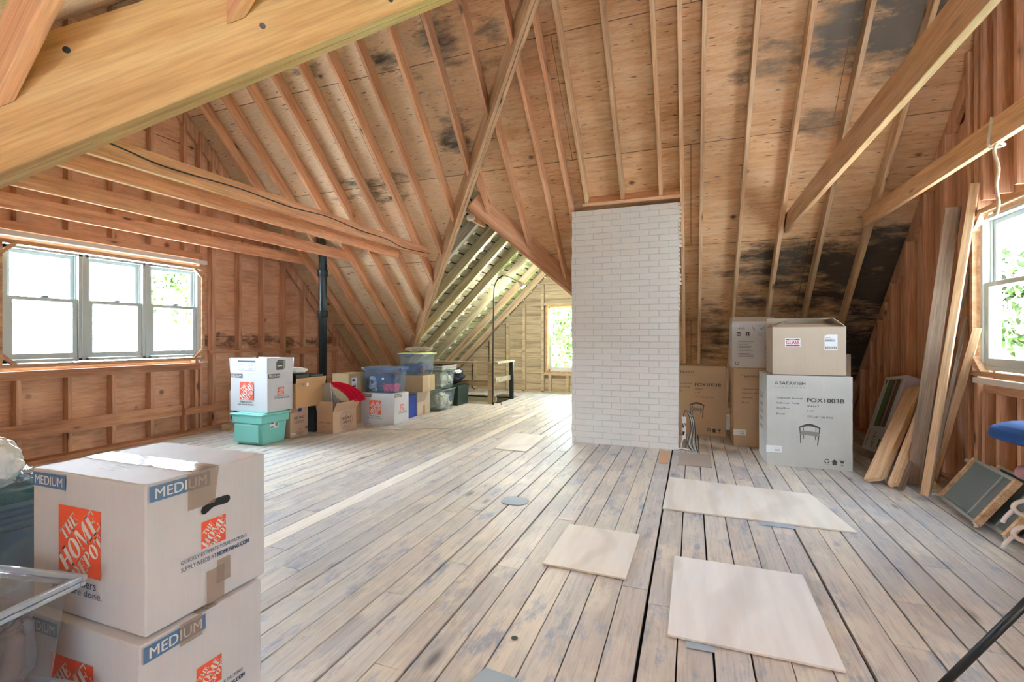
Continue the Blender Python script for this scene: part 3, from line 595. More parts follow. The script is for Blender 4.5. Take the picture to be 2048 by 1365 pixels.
# ------------------------------------------------------------------ lettering helpers
def text_poly(body, bold=0.0, xs=1.0):
    c = bpy.data.curves.new('t', 'FONT'); c.body = body; c.size = 1; c.offset = bold; c.space_character = 1.02; c.resolution_u = 4; c.fill_mode = 'FRONT'
    o = bpy.data.objects.new('t', c); COL.objects.link(o); bpy.context.view_layer.update()
    me = bpy.data.meshes.new_from_object(o.evaluated_get(bpy.context.evaluated_depsgraph_get())); bpy.data.objects.remove(o)
    vs = [(v.co.x * xs, v.co.y) for v in me.vertices]; fs = [tuple(p.vertices) for p in me.polygons]; return vs, fs
def fit(vf, x0, y0, x1, y1):
    vs, fs = vf; ax = min(v[0] for v in vs); bx_ = max(v[0] for v in vs); ay = min(v[1] for v in vs); by = max(v[1] for v in vs)
    return [(x0 + (v[0] - ax) / max(bx_ - ax, 1e-6) * (x1 - x0), y0 + (v[1] - ay) / max(by - ay, 1e-6) * (y1 - y0)) for v in vs], fs
class Print:
    """flat print on a face: 2D shapes with u to the right and v up"""
    def __init__(s): s.m = MB()
    def poly(s, pts, mi=0, lift=0): s.m.add([(p[0], p[1], lift) for p in pts], [tuple(range(len(pts)))], mi); return s
    def rect(s, x0, y0, x1, y1, mi=0, lift=0): return s.poly([(x0, y0), (x1, y0), (x1, y1), (x0, y1)], mi, lift)
    def frame(s, x0, y0, x1, y1, t, mi=0, lift=0):
        return s.rect(x0, y0, x1, y0 + t, mi, lift).rect(x0, y1 - t, x1, y1, mi, lift).rect(x0, y0, x0 + t, y1, mi, lift).rect(x1 - t, y0, x1, y1, mi, lift)
    def text(s, body, x0, y0, x1, y1, mi=0, bold=0.0, lift=0, rot=None):
        vs, fs = fit(text_poly(body), x0, y0, x1, y1); sh = min(bold * 2.2, .06) * (y1 - y0)
        if sh:
            for k in (-1, 1): s.m.add([(x + k * sh, y, lift + .00012 * (k + 1.5)) for x, y in vs], fs, mi)
        if rot: c, q = math.cos(rot[2]), math.sin(rot[2]); vs = [(rot[0] + (x - rot[0]) * c - (y - rot[1]) * q, rot[1] + (x - rot[0]) * q + (y - rot[1]) * c) for x, y in vs]
        s.m.add([(x, y, lift) for x, y in vs], fs, mi); return s
    def ring(s, cx, cy, r0, r1, mi=0, a0=0, a1=2 * PI, n=40, lift=0):
        for k in range(n):
            a, b = a0 + (a1 - a0) * k / n, a0 + (a1 - a0) * (k + 1) / n
            s.poly([(cx + r0 * math.cos(a), cy + r0 * math.sin(a)), (cx + r1 * math.cos(a), cy + r1 * math.sin(a)), (cx + r1 * math.cos(b), cy + r1 * math.sin(b)), (cx + r0 * math.cos(b), cy + r0 * math.sin(b))], mi, lift)
        return s
    def on(s, name, mats, parent, face, off=.0012):
        """face: ('-y', x0, y, z0) or ('+x', x, y0, z0) or ('-x', x, y1, z0); in world axes relative to the parent"""
        k, a, b, c = face
        parent = next((ch for ch in parent.children if ch.name.startswith('carton_body')), parent) if parent.type == 'EMPTY' else parent
        if k == '-y': f = lambda u, v, l: (a + u, b - off - l, c + v)
        elif k == '+x': f = lambda u, v, l: (a + off + l, b + u, c + v)
        elif k == '-x': f = lambda u, v, l: (a - off - l, b - u, c + v)
        elif k == '+z': f = lambda u, v, l: (a + u, b + v, c + off + l)
        m = MB(); m.add([f(*p) for p in s.m.v], s.m.f); m.m = s.m.m; return m.build(name, mats, parent)
# stencil slab letters for the orange square mark
def slab(ch):
    T = .3; t = .09; R = []
    stem = lambda x, w=T, serif=True: [(x, 0, x + w, 1)] + ([(x - .06, 0, x + w + .06, .07), (x - .06, .93, x + w + .06, 1)] if serif else [])
    if ch == 'T': return .9, [('r', .3, 0, .6, 1), ('r', .22, 0, .68, .07), ('r', 0, .9, .9, 1), ('r', 0, .72, .07, 1), ('r', .83, .72, .9, 1)]
    if ch == 'H': return 1.0, [('r',) + a for a in stem(.06) + stem(.64)] + [('r', .36, .46, .64, .55)]
    if ch == 'E': return .84, [('r',) + a for a in stem(.06)] + [('r', .4, 0, .84, .09), ('r', .4, .91, .84, 1), ('r', .4, .46, .66, .55), ('r', .77, 0, .84, .3), ('r', .77, .7, .84, 1), ('r', .6, .36, .66, .65)]
    if ch == 'O': return .96, [('o', .48, .5, .48, .5, .17, .43, 0)]
    if ch == 'M': return 1.25, [('r', .04, 0, .12, 1), ('r', 0, 0, .2, .07), ('p', [(.04, 1), (.34, 1), (.68, 0), (.56, 0)]), ('p', [(.56, 0), (.64, 0), (.98, 1), (.88, 1)]), ('r', .88, 0, 1.16, 1), ('r', .82, 0, 1.24, .07)]
    if ch == 'D': return .95, [('r',) + a for a in stem(.06)] + [('o', .42, .5, .5, .5, .24, .41, 1)]
    if ch == 'P': return .85, [('r',) + a for a in stem(.06)] + [('o', .42, .73, .4, .27, .18, .19, 1)]
def slab_text(word, x, y, h, sx=.8):
    out = []
    for ch in word:
        w, parts = slab(ch)
        for p in parts:
            if p[0] == 'r': q = [(p[1], p[2]), (p[3], p[2]), (p[3], p[4]), (p[1], p[4])]; out.append([(x + a * h * sx, y + b * h) for a, b in q])
            elif p[0] == 'p': out.append([(x + a * h * sx, y + b * h) for a, b in p[1]])
            else:
                _, cx, cy, rx, ry, ix, iy, half = p; n = 16; a0, a1 = (-PI / 2, PI / 2) if half else (0, 2 * PI)
                for k in range(n):
                    a, b = a0 + (a1 - a0) * k / n, a0 + (a1 - a0) * (k + 1) / n
                    out.append([(x + (cx + u * math.cos(q)) * h * sx, y + (cy + v * math.sin(q)) * h) for u, v, q in ((ix, iy, a), (rx, ry, a), (rx, ry, b), (ix, iy, b))])
        x += (w + .07) * h * sx
    return out, x
def clip(poly, x0, y0, x1, y1):
    for ax, lim, sg in ((0, x0, 1), (0, x1, -1), (1, y0, 1), (1, y1, -1)):
        res = []
        for i in range(len(poly)):
            a, b = poly[i - 1], poly[i]; da, db = (a[ax] - lim) * sg, (b[ax] - lim) * sg
            if (da >= 0) != (db >= 0): t = da / (da - db); res.append((a[0] + (b[0] - a[0]) * t, a[1] + (b[1] - a[1]) * t))
            if db >= 0: res.append(b)
        poly = res
        if len(poly) < 3: return None
    return poly
def orange_mark(p, x0, y0, s):
    p.rect(x0, y0, x0 + s, y0 + s, 0); c = math.sqrt(.5)
    def put(word, h, off, mid):
        polys, w = slab_text(word, 0, 0, h); 
        for q in polys:
            pts = []
            for a, b in q:
                a2 = a - w / 2 + mid; b2 = b - h / 2 + off; pts.append((x0 + s / 2 + (a2 * c - b2 * c), y0 + s / 2 + (a2 * c + b2 * c)))
            r = clip(pts, x0, y0, x0 + s, y0 + s)
            if r: p.poly(r, 1, .0004)
    put('THE', s * .2, s * .30, -s * .03); put('HOME', s * .33, s * .0, 0); put('DEPOT', s * .235, -s * .315, -s * .0)
INK = {}
for k, c in dict(orange='#e0593a', white='#e2e0dc', blue='#56789c', navyink='#3d4f70', grey='#4d4c4a', black='#23201f', plum='#4a2a3c', red='#b3202e', label='#eceff2', green='#3f8a35', lgrey='#8b8985', dblue='#1d3f9e').items(): INK[k] = plain('print ' + k, c, .55)
# ------------------------------------------------------------------ cartons
def cardboard(name, c, var=.06):
    m, nt, b = new(name); tc = N(nt, 'ShaderNodeTexCoord'); src = tc.outputs['Object']
    n = noise_(nt, mapping(nt, src, (60, 60, 1.5)), 2, 2); n2 = noise_(nt, src, 4, 4)
    col = mixc(nt, 1.0, lin(c), ramp(nt, n2, (.3, G(1 - var)), (.7, G(1 + var * .5))), 'MULTIPLY'); col = mixc(nt, .05, col, ramp(nt, n, (.4, G(.6)), (.6, G(1))), 'MULTIPLY')
    nt.links.new(col, b.inputs['Base Color']); b.inputs['Roughness'].default_value = .65; b.inputs['Specular IOR Level'].default_value = .3
    bp = N(nt, 'ShaderNodeBump'); bp.inputs['Strength'].default_value = .12; bp.inputs['Distance'].default_value = .004; nt.links.new(n2, bp.inputs['Height']); nt.links.new(bp.outputs[0], b.inputs['Normal'])
    return m
CB = {'white': cardboard('white faced carton', '#cfd0d4'), 'grey': cardboard('grey faced carton', '#c6c7c3'), 'brown': cardboard('brown carton', '#c39a6d'), 'tan': cardboard('tan carton', '#c6a98a'), 'pink': cardboard('pinkish tan carton', '#c9a88e'), 'olive': cardboard('drab carton', '#b8a27c'), 'beige': cardboard('beige carton', '#c2b3a0'), 'inner': cardboard('carton inside', '#b08f66'), 'amber': cardboard('amber carton', '#bd9468')}
TAPE = clear_plastic('clear packing tape', '#f3ece4', .30, .12, '#c9beb6'); SHEEN = clear_plastic('clear film', '#f2f6fa', .12, .05)
def carton(label, x0, y0, z0, x1, y1, z1, mat, group=None, open_=False, name='cardboard_box', bulge=.004, seam='x'):
    """root Empty at the base centre, parts in local axes"""
    cx, cy = (x0 + x1) / 2, (y0 + y1) / 2; root = empty(name, (cx, cy, z0), label, 'box', group)
    a, b, h = (x1 - x0) / 2, (y1 - y0) / 2, z1 - z0; t = .005
    if not open_:
        n = 6; bm = bmesh.new(); bmesh.ops.create_cube(bm, size=1); bmesh.ops.subdivide_edges(bm, edges=bm.edges[:], cuts=n, use_grid_fill=True)
        for v in bm.verts:
            p = v.co * 2; k = Vector(((1 - p.y ** 2) * (1 - p.z ** 2), (1 - p.x ** 2) * (1 - p.z ** 2), 0))
            v.co = Vector((p.x * a, p.y * b, (p.z + 1) / 2 * h)) + Vector((p.x * k.x * bulge if abs(p.x) > .99 else 0, p.y * k.y * bulge if abs(p.y) > .99 else 0, 0))
        me = bpy.data.meshes.new('carton_body'); bm.to_mesh(me); bm.free(); o = link('carton_body', me, CB[mat], root)
        bv = o.modifiers.new('edge', 'BEVEL'); bv.width = .004; bv.segments = 2; bv.limit_method = 'ANGLE'; bv.angle_limit = math.radians(50)
        m = MB()
        if seam == 'x': m.box(-a + .003, -.0012, h, a - .003, .0012, h + .0008)
        else: m.box(-.0012, -b + .003, h, .0012, b - .003, h + .0008)
        m.build('flap_seam', INK['grey'], root)
    else:
        m = MB(); m.box(-a, -b, 0, a, -b + t, h); m.box(-a, b - t, 0, a, b, h); m.box(-a, -b + t, 0, -a + t, b - t, h); m.box(a - t, -b + t, 0, a, b - t, h); m.box(-a + t, -b + t, 0, a - t, b - t, t)
        m.build('carton_body', CB[mat], root, bevel=.0015)
    root['_d'] = 0; del root['_d']
    return root, a, b, h
def flap(root, p0, p1, d, mat, t=.004, name='flap', skew=0.0):
    """flap hinged on p0-p1, extending by d; skew pulls the outer corners in"""
    p0, p1, d = Vector(p0), Vector(p1), Vector(d); e = (p1 - p0) * skew; n = (p1 - p0).cross(d).normalized() * t
    m = MB(); m.prism([p0, p1, p1 + d - e, p0 + d + e], n); return m.build(name, CB[mat], root)
def medium_marks(root, a, b, h, small=False, dark=False):
    """print of the white moving cartons; the long face looks to -y, the short to +x"""
    bl = INK['grey'] if dark else INK['blue']; W2 = 2 * a; k = h / .405
    p = Print(); p.rect(.008, h - .05 * k, .165 * W2 / .5, h - .009 * k, 0); p.text('MEDIUM', .02, h - .043 * k, .152 * W2 / .5, h - .017 * k, 1, .008, .0004); p.on('size_mark', [bl, INK['white']], root, ('-y', -a, -b, 0), .0045)
    p = Print(); s = .19 * k; ox = .134 * W2 / .5; orange_mark(p, ox, h - .092 * k - s, s); p.on('orange_logo', [INK['orange'], INK['white']], root, ('-y', -a, -b, 0), .0045)
    p = Print(); p.text('How doers', ox + .005, h - .315 * k, ox + s - .02, h - .29 * k, 0, .01); p.text('get more done.', ox - .03, h - .345 * k, ox + s + .005, h - .32 * k, 0, .01); p.on('slogan', [INK['navyink'] if not dark else INK['grey']], root, ('-y', -a, -b, 0), .0045)
    Lx = 2 * b; q = Lx / .38
    p = Print(); p.rect(.007, h - .05 * k, .18 * q, h - .007 * k, 0); p.text('MEDIUM', .022, h - .043 * k, .168 * q, h - .015 * k, 1, .008, .0004); p.on('size_mark', [bl, INK['white']], root, ('+x', a, -b, 0), .0045)
    p = Print(); orange_mark(p, .152 * q, h - .232 * k, .079 * k); p.on('orange_logo', [INK['orange'], INK['white']], root, ('+x', a, -b, 0), .0045)
    p = Print()
    p.text('QUICKLY ESTIMATE YOUR PACKING', .092 * q, h - .254 * k, .306 * q, h - .241 * k, 0, 0); p.text('SUPPLY NEEDS AT', .092 * q, h - .274 * k, .2 * q, h - .261 * k, 0, 0); p.text('HDMOVING.COM', .204 * q, h - .274 * k, .313 * q, h - .261 * k, 0, .02)
    p.on('fine_print', [INK['navyink'] if not dark else INK['grey']], root, ('+x', a, -b, 0), .0045)
# --- foreground stack
r1, a, b, h = carton('lower white moving box with a blue MEDIUM band, under another in the lower left corner', -1.835, .822, 0, -1.33, 1.195, .404, 'white', 'white moving boxes stacked in front')
medium_marks(r1, a, b, h)
m = MB(); m.box(a + .005, -.085, h - .06, a + .0056, -.02, h + .001); m.build('packing_tape', TAPE, r1); m = MB(); m.box(-a, -.03, h + .0012, a + .005, .03, h + .0018); m.build('packing_tape', TAPE, r1)
r2, a, b, h = carton('upper white moving box with clear tape and a blue MEDIUM band, nearest the camera', -1.85, .848, .408, -1.348, 1.226, .812, 'white', 'white moving boxes stacked in front')
medium_marks(r2, a, b, h)
m = MB(); m.prism([(a + .0055, -.079, h), (a + .0055, .016, h), (a + .0055, .004, h - .105), (a + .0055, -.079, h - .105)], (.0006, 0, 0)); m.build('packing_tape', TAPE, r2)
m = MB(); m.box(-a, -.06, h + .0012, a + .005, .02, h + .0018); m.build('packing_tape', TAPE, r2); m = MB(); m.box(a + .0055, -.022, .001, a + .0061, .035, .10); m.build('packing_tape', TAPE, r2); m = MB(); m.box(a + .0062, .01, .05, a + .0066, .055, .12); m.build('packing_tape', TAPE, r2)
# hand hole: dark boomerang
p = Print(); pts = []
for k in range(9): q = PI * .65 + PI * k / 8; pts.append((.162 + .012 * math.cos(q), .284 + .012 * math.sin(q)))
top = [(.185, .303), (.2, .309), (.222, .309)]; rc = [(.232 + .013 * math.cos(q), .296 + .013 * math.sin(q)) for q in (1.2, .8, .3, -.3, -.9, -1.5)]
poly = [(.155, .296), (.17, .303 - .002), (.188, .309), (.205, .309), (.225, .309)] + rc + [(.215, .284), (.2, .286), (.185, .284), (.172, .276), (.162, .272), (.153, .275), (.15, .285)]
p.poly([(u_ + .0, v_ + .0) for u_, v_ in poly][::-1]); hh = p.on('hand_hole', [M['black']], r2, ('+x', a, -b, 0), .0048)
p = Print(); r = random.Random(3)
for k in range(5): p.rect(.20, .06 + k * .02, .26 + r.uniform(0, .04), .064 + k * .02)
p.rect(.10, .05, .18, .3) if False else None
p.on('fine_print', [INK['lgrey']], r2, ('+z', -a, -b, h), .001)

# --- left pile
def tote():
    x0, x1, y0, y1, H = -4.875, -4.455, 4.02, 4.37, .36
    root = empty('storage_tote', ((x0 + x1) / 2, (y0 + y1) / 2, 0), 'turquoise plastic storage tote with lid, under an open white moving box', 'storage tote'); a, b = (x1 - x0) / 2 + .015, (y1 - y0) / 2 + .015
    TQ = plain('turquoise plastic', '#80cec4', .4, spec=.5)
    m = MB(); s = .035
    m.frustum((-a + s, -b + s, a - s, b - s), (-a + .018, -b + .018, a - .018, b - .018), 0, .235, cap=(1, 0)); m.frustum((-a + .018, -b + .018, a - .018, b - .018), (-a + .0, -b + .0, a, b), .235, .25, cap=(0, 0)); m.frustum((-a, -b, a, b), (-a - .006, -b - .006, a + .006, b + .006), .25, .335, cap=(0, 1))
    m.build('tote_body', TQ, root, bevel=.012)
    m = MB(); m.box(-a - .018, -b - .018, .333, a + .018, b + .018, .35); m.box(-a + .02, -b + .02, .35, a - .02, b - .02, .359); m.build('tote_lid', TQ, root, bevel=.006)
    m = MB(); m.box(-a + .03, -b - .002, .03, a - .06, -b + .028, .232); m.build('end_panel', TQ, root, bevel=.01)
    p = Print(); p.rect(.12, .175, .235, .245, 0); p.rect(.125, .18, .17, .2, 1, .0004); p.rect(.13, .225, .17, .238, 2, .0004); p.rect(.19, .19, .225, .235, 3, .0004); p.on('sticker', [INK['label'], plain('teal print', '#4b9d8f'), INK['red'], INK['lgrey']], root, ('+x', a - .014, -b, 0), .001)
tote()
# open white moving box on the tote
r3, a, b, h = carton('open white moving box with raised flaps standing on the turquoise tote', -5.02, 4.09, .361, -4.457, 4.455, .80, 'white', None, True)
medium_marks(r3, a, b, h, dark=True)
flap(r3, (-a, -b, h), (a, -b, h), (.0, -.0, .175), 'white', name='flap'); flap(r3, (a, -b, h), (a, b, h), (.0, 0, .175), 'white'); flap(r3, (a, b, h), (-a, b, h), (0, .02, .17), 'white'); flap(r3, (-a, b, h), (-a, -b, h), (-.02, 0, .17), 'white')
p = Print(); p.rect(.12, h + .125, .39, h + .145, 0); p.frame(.12, h + .03, .39, h + .145, .0025, 0)
for k in range(6): p.rect(.13, h + .04 + k * .014, .22, h + .043 + k * .014, 1); p.rect(.28, h + .04 + k * .014, .35, h + .043 + k * .014, 1)
p.on('contents_table', [INK['grey'], INK['lgrey']], r3, ('-y', -a, -b, 0), .0045)
p = Print(); p.rect(.12, h + .035, .22, h + .125, 0); p.poly([(.12, h + .128), (.22, h + .128), (.25, h + .15), (.15, h + .15)], 0); p.poly([(.223, h + .035), (.253, h + .06), (.253, h + .148), (.223, h + .125)], 1); p.rect(.135, h + .075, .205, h + .085, 2, .0004)
p.on('box_picture', [INK['grey'], INK['lgrey'], INK['white']], r3, ('+x', a, -b, 0), .0045)
# keurig carton and the amber box lying on it
r4, a, b, h = carton('tan coffee machine carton with dark lettering, standing right of the turquoise tote', -4.80, 4.46, 0, -4.50, 4.745, .352, 'pink')
p = Print(); L = 2 * b
p.text('KEURIG', .06, .215, .22, .245, 0, .01); p.text('K-CLASSIC', .06, .18, .215, .195, 0, .01); p.text('COFFEE MAKER', .06, .16, .215, .172, 0, .005)
for k in range(4): p.rect(.06 + k * .005, .055 - k * .012, .2, .058 - k * .012, 0)
for k in range(9): p.rect(.235 + k * .005, .075, .238 + k * .005, .105, 0)
for k in range(5): p.frame(.012 + k * .03, .30, .034 + k * .03, .335, .003, 0)
p.ring(.15, .085, .01, .013, 0); p.on('lettering', [INK['black']], r4, ('+x', a, -b, 0), .0045)
p = Print(); p.rect(.018, .03, .09, .055, 1); p.text('45350', .026, .036, .08, .048, 0, .01, .0004); p.on('sticker', [INK['black'], INK['label']], r4, ('+x', a, -b, 0), .005)
p = Print(); p.rect(.125, .30, .175, .35, 0); p.on('blue_label', [INK['dblue']], r4, ('+x', a, -b, 0), .005)
r5, a, b, h = carton('open orange-brown box with dark trays on top, lying on the coffee machine carton', -4.84, 4.475, .356, -4.43, 4.975, .655, 'amber', None, True)
flap(r5, (a, -b, h), (a, b, h), (.006, 0, .06), 'amber')
p = Print(); p.rect(.17, .255, .205, .295, 0); p.on('sticker', [INK['label']], r5, ('+x', a, -b, 0), .003)
p = Print(); p.rect(.10, .26, .125, .29, 0); p.on('handling_mark', [INK['lgrey']], r5, ('+x', a, -b, 0), .003)
p = Print(); p.rect(.20, .04, .28, .043, 0); p.on('fine_print', [INK['lgrey']], r5, ('+x', a, -b, 0), .003)
m = MB(); m.box(-a + .02, -b + .03, h - .02, a - .02, -b + .24, h + .10); m.box(-a + .03, -b + .26, h - .02, a - .02, b - .02, h + .085)
for k in range(5): m.box(a - .02, -b + .05 + k * .07, h + .02, a - .012, -b + .08 + k * .07, h + .06)
o = m.build('tray', M['black'], None, bevel=.01); o.location = r5.location; tag(o, 'dark plastic trays lying in the open orange-brown box', 'tray')
# cloth / crumple blobs
def blob(name, c, dims, seed, mat, amp=.25, freq=2.2, sub=4, parent=None, flat=0.0, rz=0, folds=0):
    bm = bmesh.new(); bmesh.ops.create_icosphere(bm, subdivisions=sub, radius=1); off = Vector((seed * 7.3, seed * 3.1, seed * 1.7))
    for v in bm.verts:
        p = v.co.copy(); n = noise.fractal(p * freq + off, 1.0, 2.0, 4) * amp
        if folds: n += (1 - abs(math.sin((p.x * 1.7 + p.y * 2.6 + p.z * 1.3 + noise.noise(p * 1.3 + off) * 2.2) * folds))) ** 2 * -.10
        q = Vector([math.copysign(abs(w_) ** (1 - flat), w_) for w_ in p]) * (1 + n); v.co = Vector((q.x * dims[0], q.y * dims[1], q.z * dims[2]))
    zmin = min(v.co.z for v in bm.verts)
    for v in bm.verts: v.co.z -= zmin
    me = bpy.data.meshes.new(name); bm.to_mesh(me); bm.free()
    for p in me.polygons: p.use_smooth = True
    o = link(name, me, mat, parent); o.location = c; o.rotation_euler = (0, 0, rz); return o
CL = {k: plain('cloth ' + k, c, .85, spec=.15, bump=.4, bscale=30) for k, c in dict(navy='#33486e', pink='#ec5a78', white='#dfe0de', grey='#807f85', taupe='#7a6f6b', purple='#5a3f8f', red='#b3102f', maroon='#7e4350', denim='#46618a', dark='#2c3440', offwhite='#cfcac0', teal='#2c5a66', blueup='#14407e', mauve='#8f6672').items()}
o = blob('folded_towel', (-4.66, 4.60, .768), (.19, .17, .035), 3, CL['white'], .12, 2, 4, flat=.35); tag(o, 'folded white cloth lying on the dark trays', 'cloth')
# small dark cabinet
m = MB(); m.box(-.17, -.16, 0, .17, .16, .33); m.box(-.172, -.162, .0, .172, .162, .02)
o = m.build('metal_case', plain('dark grey metal', '#4a5152', .45, .4), None, bevel=.008); o.location = (-4.68, 5.02, 0); tag(o, 'dark grey metal case between the coffee machine carton and the round-logo box', 'case')
p = Print(); p.rect(.06, .2, .15, .29, 0); p.rect(.08, .22, .13, .27, 1, .0004); p.rect(.07, .035, .24, .05, 0); p.rect(.16, .08, .18, .1, 0); p.on('sticker', [INK['label'], INK['grey']], o, ('+x', .17, -.16, 0), .001)
# purple carrot box
r6, a, b, h = carton('open pinkish-brown box with a round purple logo, full of boards and a red cloth', -4.46, 4.855, 0, -4.205, 5.30, .272, 'pink', None, True)
flap(r6, (-a, -b, h), (a, -b, h), (0, 0, .13), 'pink'); flap(r6, (a, -b, h), (a, b, h), (.055, .0, .115), 'pink'); flap(r6, (-a, b, h), (-a, -b, h), (-.03, 0, .11), 'pink')
p = Print(); cx, cy, R = .245, .135, .118
p.ring(cx, cy, R - .003, R, 0, n=60); p.text('PURPLE', cx - .092, cy + .01, cx + .092, cy + .045, 0, .012); p.text('CARROT', cx - .09, cy - .04, cx + .09, cy - .005, 0, .012)
p.ring(cx, cy, .085, .087, 0, PI * 1.2, PI * 1.8, 12); p.poly([(cx - .008, cy + .052), (cx + .008, cy + .052), (cx, cy + .068)], 0); p.rect(cx - .003, cy + .075, cx, cy + .098, 0); p.poly([(cx + .003, cy + .075), (cx + .006, cy + .075), (cx + .016, cy + .097), (cx + .012, cy + .097)], 0)
p.on('round_logo', [INK['plum']], r6, ('+x', a, -b, 0), .002)
p = Print(); p.text('PURPLE', .015, .125, .11, .138, 0); p.text('CARROT', .14, .125, .235, .138, 0); p.rect(.124, .12, .127, .15, 0); p.rect(.09, .08, .15, .083, 0); p.rect(.11, .335, .13, .36, 0); p.on('printing', [INK['plum']], r6, ('-y', -a, -b, 0), .002)
m = MB(); m.box(-.05, .0, .36, 0, 0, .36) if False else None
m = MB()
for k, (y, z1, tl, tx) in enumerate(((4.93, .62, .02, -.36), (4.97, .585, .05, -.34), (5.02, .50, .10, -.33), (5.07, .44, .12, -.33))):
    x = -4.40 + k * .02; m.member((x + .05, y, .02), (x - tl, y + .01, z1), .22, .012, (0, -1, 0))
o = m.build('picture_board', plain('silver board', '#b9b7b2', .35, .3), None, bevel=.002); tag(o, 'silvery framed boards standing up in the round-logo box', 'boards', kind='stuff')
c = bmesh.new()
def drape(name, pts, width, mat, label, cat, th=.02, wav=.02, seed=1):
    """a cloth strip following pts with soft folds"""
    m = MB(); n = len(pts); q = 14; vs = []
    for i, p in enumerate(pts):
        p = Vector(p); t = (Vector(pts[min(i + 1, n - 1)]) - Vector(pts[max(i - 1, 0)])).normalized(); s = Vector(width).normalized(); w = Vector(width).length
        nn = t.cross(s).normalized()
        for k in range(q): f = k / (q - 1) - .5; vs.append(p + s * (f * w) + nn * (wav * math.sin(k * 1.3 + i * .35 + seed) + wav * .5 * math.sin(k * 2.9 - i * .6)))
    m.add(vs, [(i * q + k, i * q + k + 1, (i + 1) * q + k + 1, (i + 1) * q + k) for i in range(n - 1) for k in range(q - 1)])
    o = m.build(name, mat, None, smooth=True); sd = o.modifiers.new('t', 'SOLIDIFY'); sd.thickness = th; sb = o.modifiers.new('s', 'SUBSURF'); sb.levels = 1; sb.render_levels = 2
    return tag(o, label, cat)
bpy.ops  # (no operators are used below)
drape('red_blanket', [(-4.62, 4.93, .39), (-4.56, 4.96, .50), (-4.46, 5.0, .60), (-4.36, 5.05, .63), (-4.28, 5.10, .60), (-4.20, 5.16, .53), (-4.14, 5.22, .44), (-4.13, 5.26, .36)], (.05, .20, 0), CL['red'], 'crimson blanket draped over the boards in the round-logo box', 'blanket', .03, .016)
# drab boxes behind
r7, a, b, h = carton('drab box under the tall olive carton, behind the round-logo box', -4.72, 5.50, 0, -4.42, 5.84, .318, 'amber')
r8, a, b, h = carton('olive-tan carton with a shipping label, standing behind the crimson blanket', -4.74, 5.46, .322, -4.46, 5.85, .70, 'olive')
p = Print(); p.rect(.06, .16, .17, .32, 0)
for k in range(6): p.rect(.07, .175 + k * .012, .155, .178 + k * .012, 1, .0004)
p.rect(.075, .19, .15, .21, 1, .0004); p.rect(.07, .27, .13, .3, 1, .0004); p.on('shipping_label', [INK['label'], INK['grey']], r8, ('+x', a, -b, 0), .0045)
# moving box with the blue clothes bin
r9, a, b, h = carton('white moving box on the floor under the clear bin of blue and pink clothes', -4.41, 5.655, 0, -3.848, 6.017, .425, 'white')
medium_marks(r9, a, b, h, dark=True)
def clear_bin(label, x0, y0, x1, y1, z0, z1, lid, fill, lidmat=None, tint='#e6f0fa', name='clear_bin', milk=.12, group=None, handle=None):
    root = empty(name, ((x0 + x1) / 2, (y0 + y1) / 2, z0), label, 'storage bin', group); a, b, h = (x1 - x0) / 2, (y1 - y0) / 2, z1 - z0; PM = clear_plastic('clear bin plastic ' + tint, tint, milk)
    m = MB(); s = .03; t = .004
    m.frustum((-a + s, -b + s, a - s, b - s), (-a, -b, a, b), 0, h, cap=(1, 0)); m.build('bin_body', PM, root, bevel=.02)
    m = MB(); e = .014
    for q in ((-a - e, -b - e, a + e, -b), (-a - e, b, a + e, b + e), (-a - e, -b, -a, b), (a, -b, a + e, b)): m.box(q[0], q[1], h - .022, q[2], q[3], h)
    m.build('rim', PM, root, bevel=.004)
    if lid:
        m = MB(); m.box(-a - .018, -b - .018, h + .001, a + .018, b + .018, h + .014); m.box(-a + .03, -b + .03, h + .014, a - .03, b - .03, h + .022); m.build('bin_lid', lidmat or PM, root, bevel=.005)
    if handle:
        m = MB(); m.box(-.05, -b - .03, h - .03, .05, -b - .014, h + .004) if 'y' in handle else None
        if 'x' in handle: m.box(a + .014, -.05, h - .03, a + .03, .05, h + .004)
        m.build('clip_handle', plain('blue clip', '#2c4a86', .4), root, bevel=.004)
    for (c, d, seed, mt, am) in fill: blob('clothes', c, d, seed, CL[mt] if mt in CL else mt, am, 2.4, 4, root, .5, 0, 2)
    return root, a, b, h
rb, a, b, h = clear_bin('clear bluish bin of navy, white and pink clothes on the middle moving box', -4.375, 5.665, -3.862, 6.01, .428, .775, True, [((-.02, 0, .008), (.2, .12, .12), 1, 'navy', .25), ((-.13, -.08, .01), (.07, .05, .1), 2, 'white', .35), ((.13, -.04, .01), (.09, .1, .06), 3, 'pink', .25), ((.06, .05, .1), (.12, .09, .08), 5, 'dark', .25), ((-.05, -.1, .1), (.08, .03, .004), 6, 'pink', .2)], None, '#d3e2f6', milk=.12, handle='x')
p = Print(); p.rect(.30, .19, .335, .215, 0); p.on('sticker', [INK['label']], rb, ('-y', -a + .01, -b + .01, 0), .002)
m = MB()
m = MB(); m.box(-.03, -.2, 0, .03, .2, .335); o = m.build('blue_box', INK['dblue'], None, bevel=.004); o.location = (-3.99, 6.26, 0); tag(o, 'narrow royal blue box wedged behind the middle moving box', 'box')
p = Print(); p.text('EM', .02, .19, .10, .22, 0, .02); p.on('printing', [INK['label']], o, ('-y', -.03, -.2, 0), .001) if False else None
r10, a, b, h = carton('plain tan carton on the floor, below the wide taped one', -4.25, 6.41, 0, -3.945, 6.80, .372, 'beige', 'plain cartons under the yellow-lidded bin'); m = MB(); m.box(a + .005, -.03, 0, a + .0056, .03, .15); m.build('packing_tape', CB['inner'], r10)
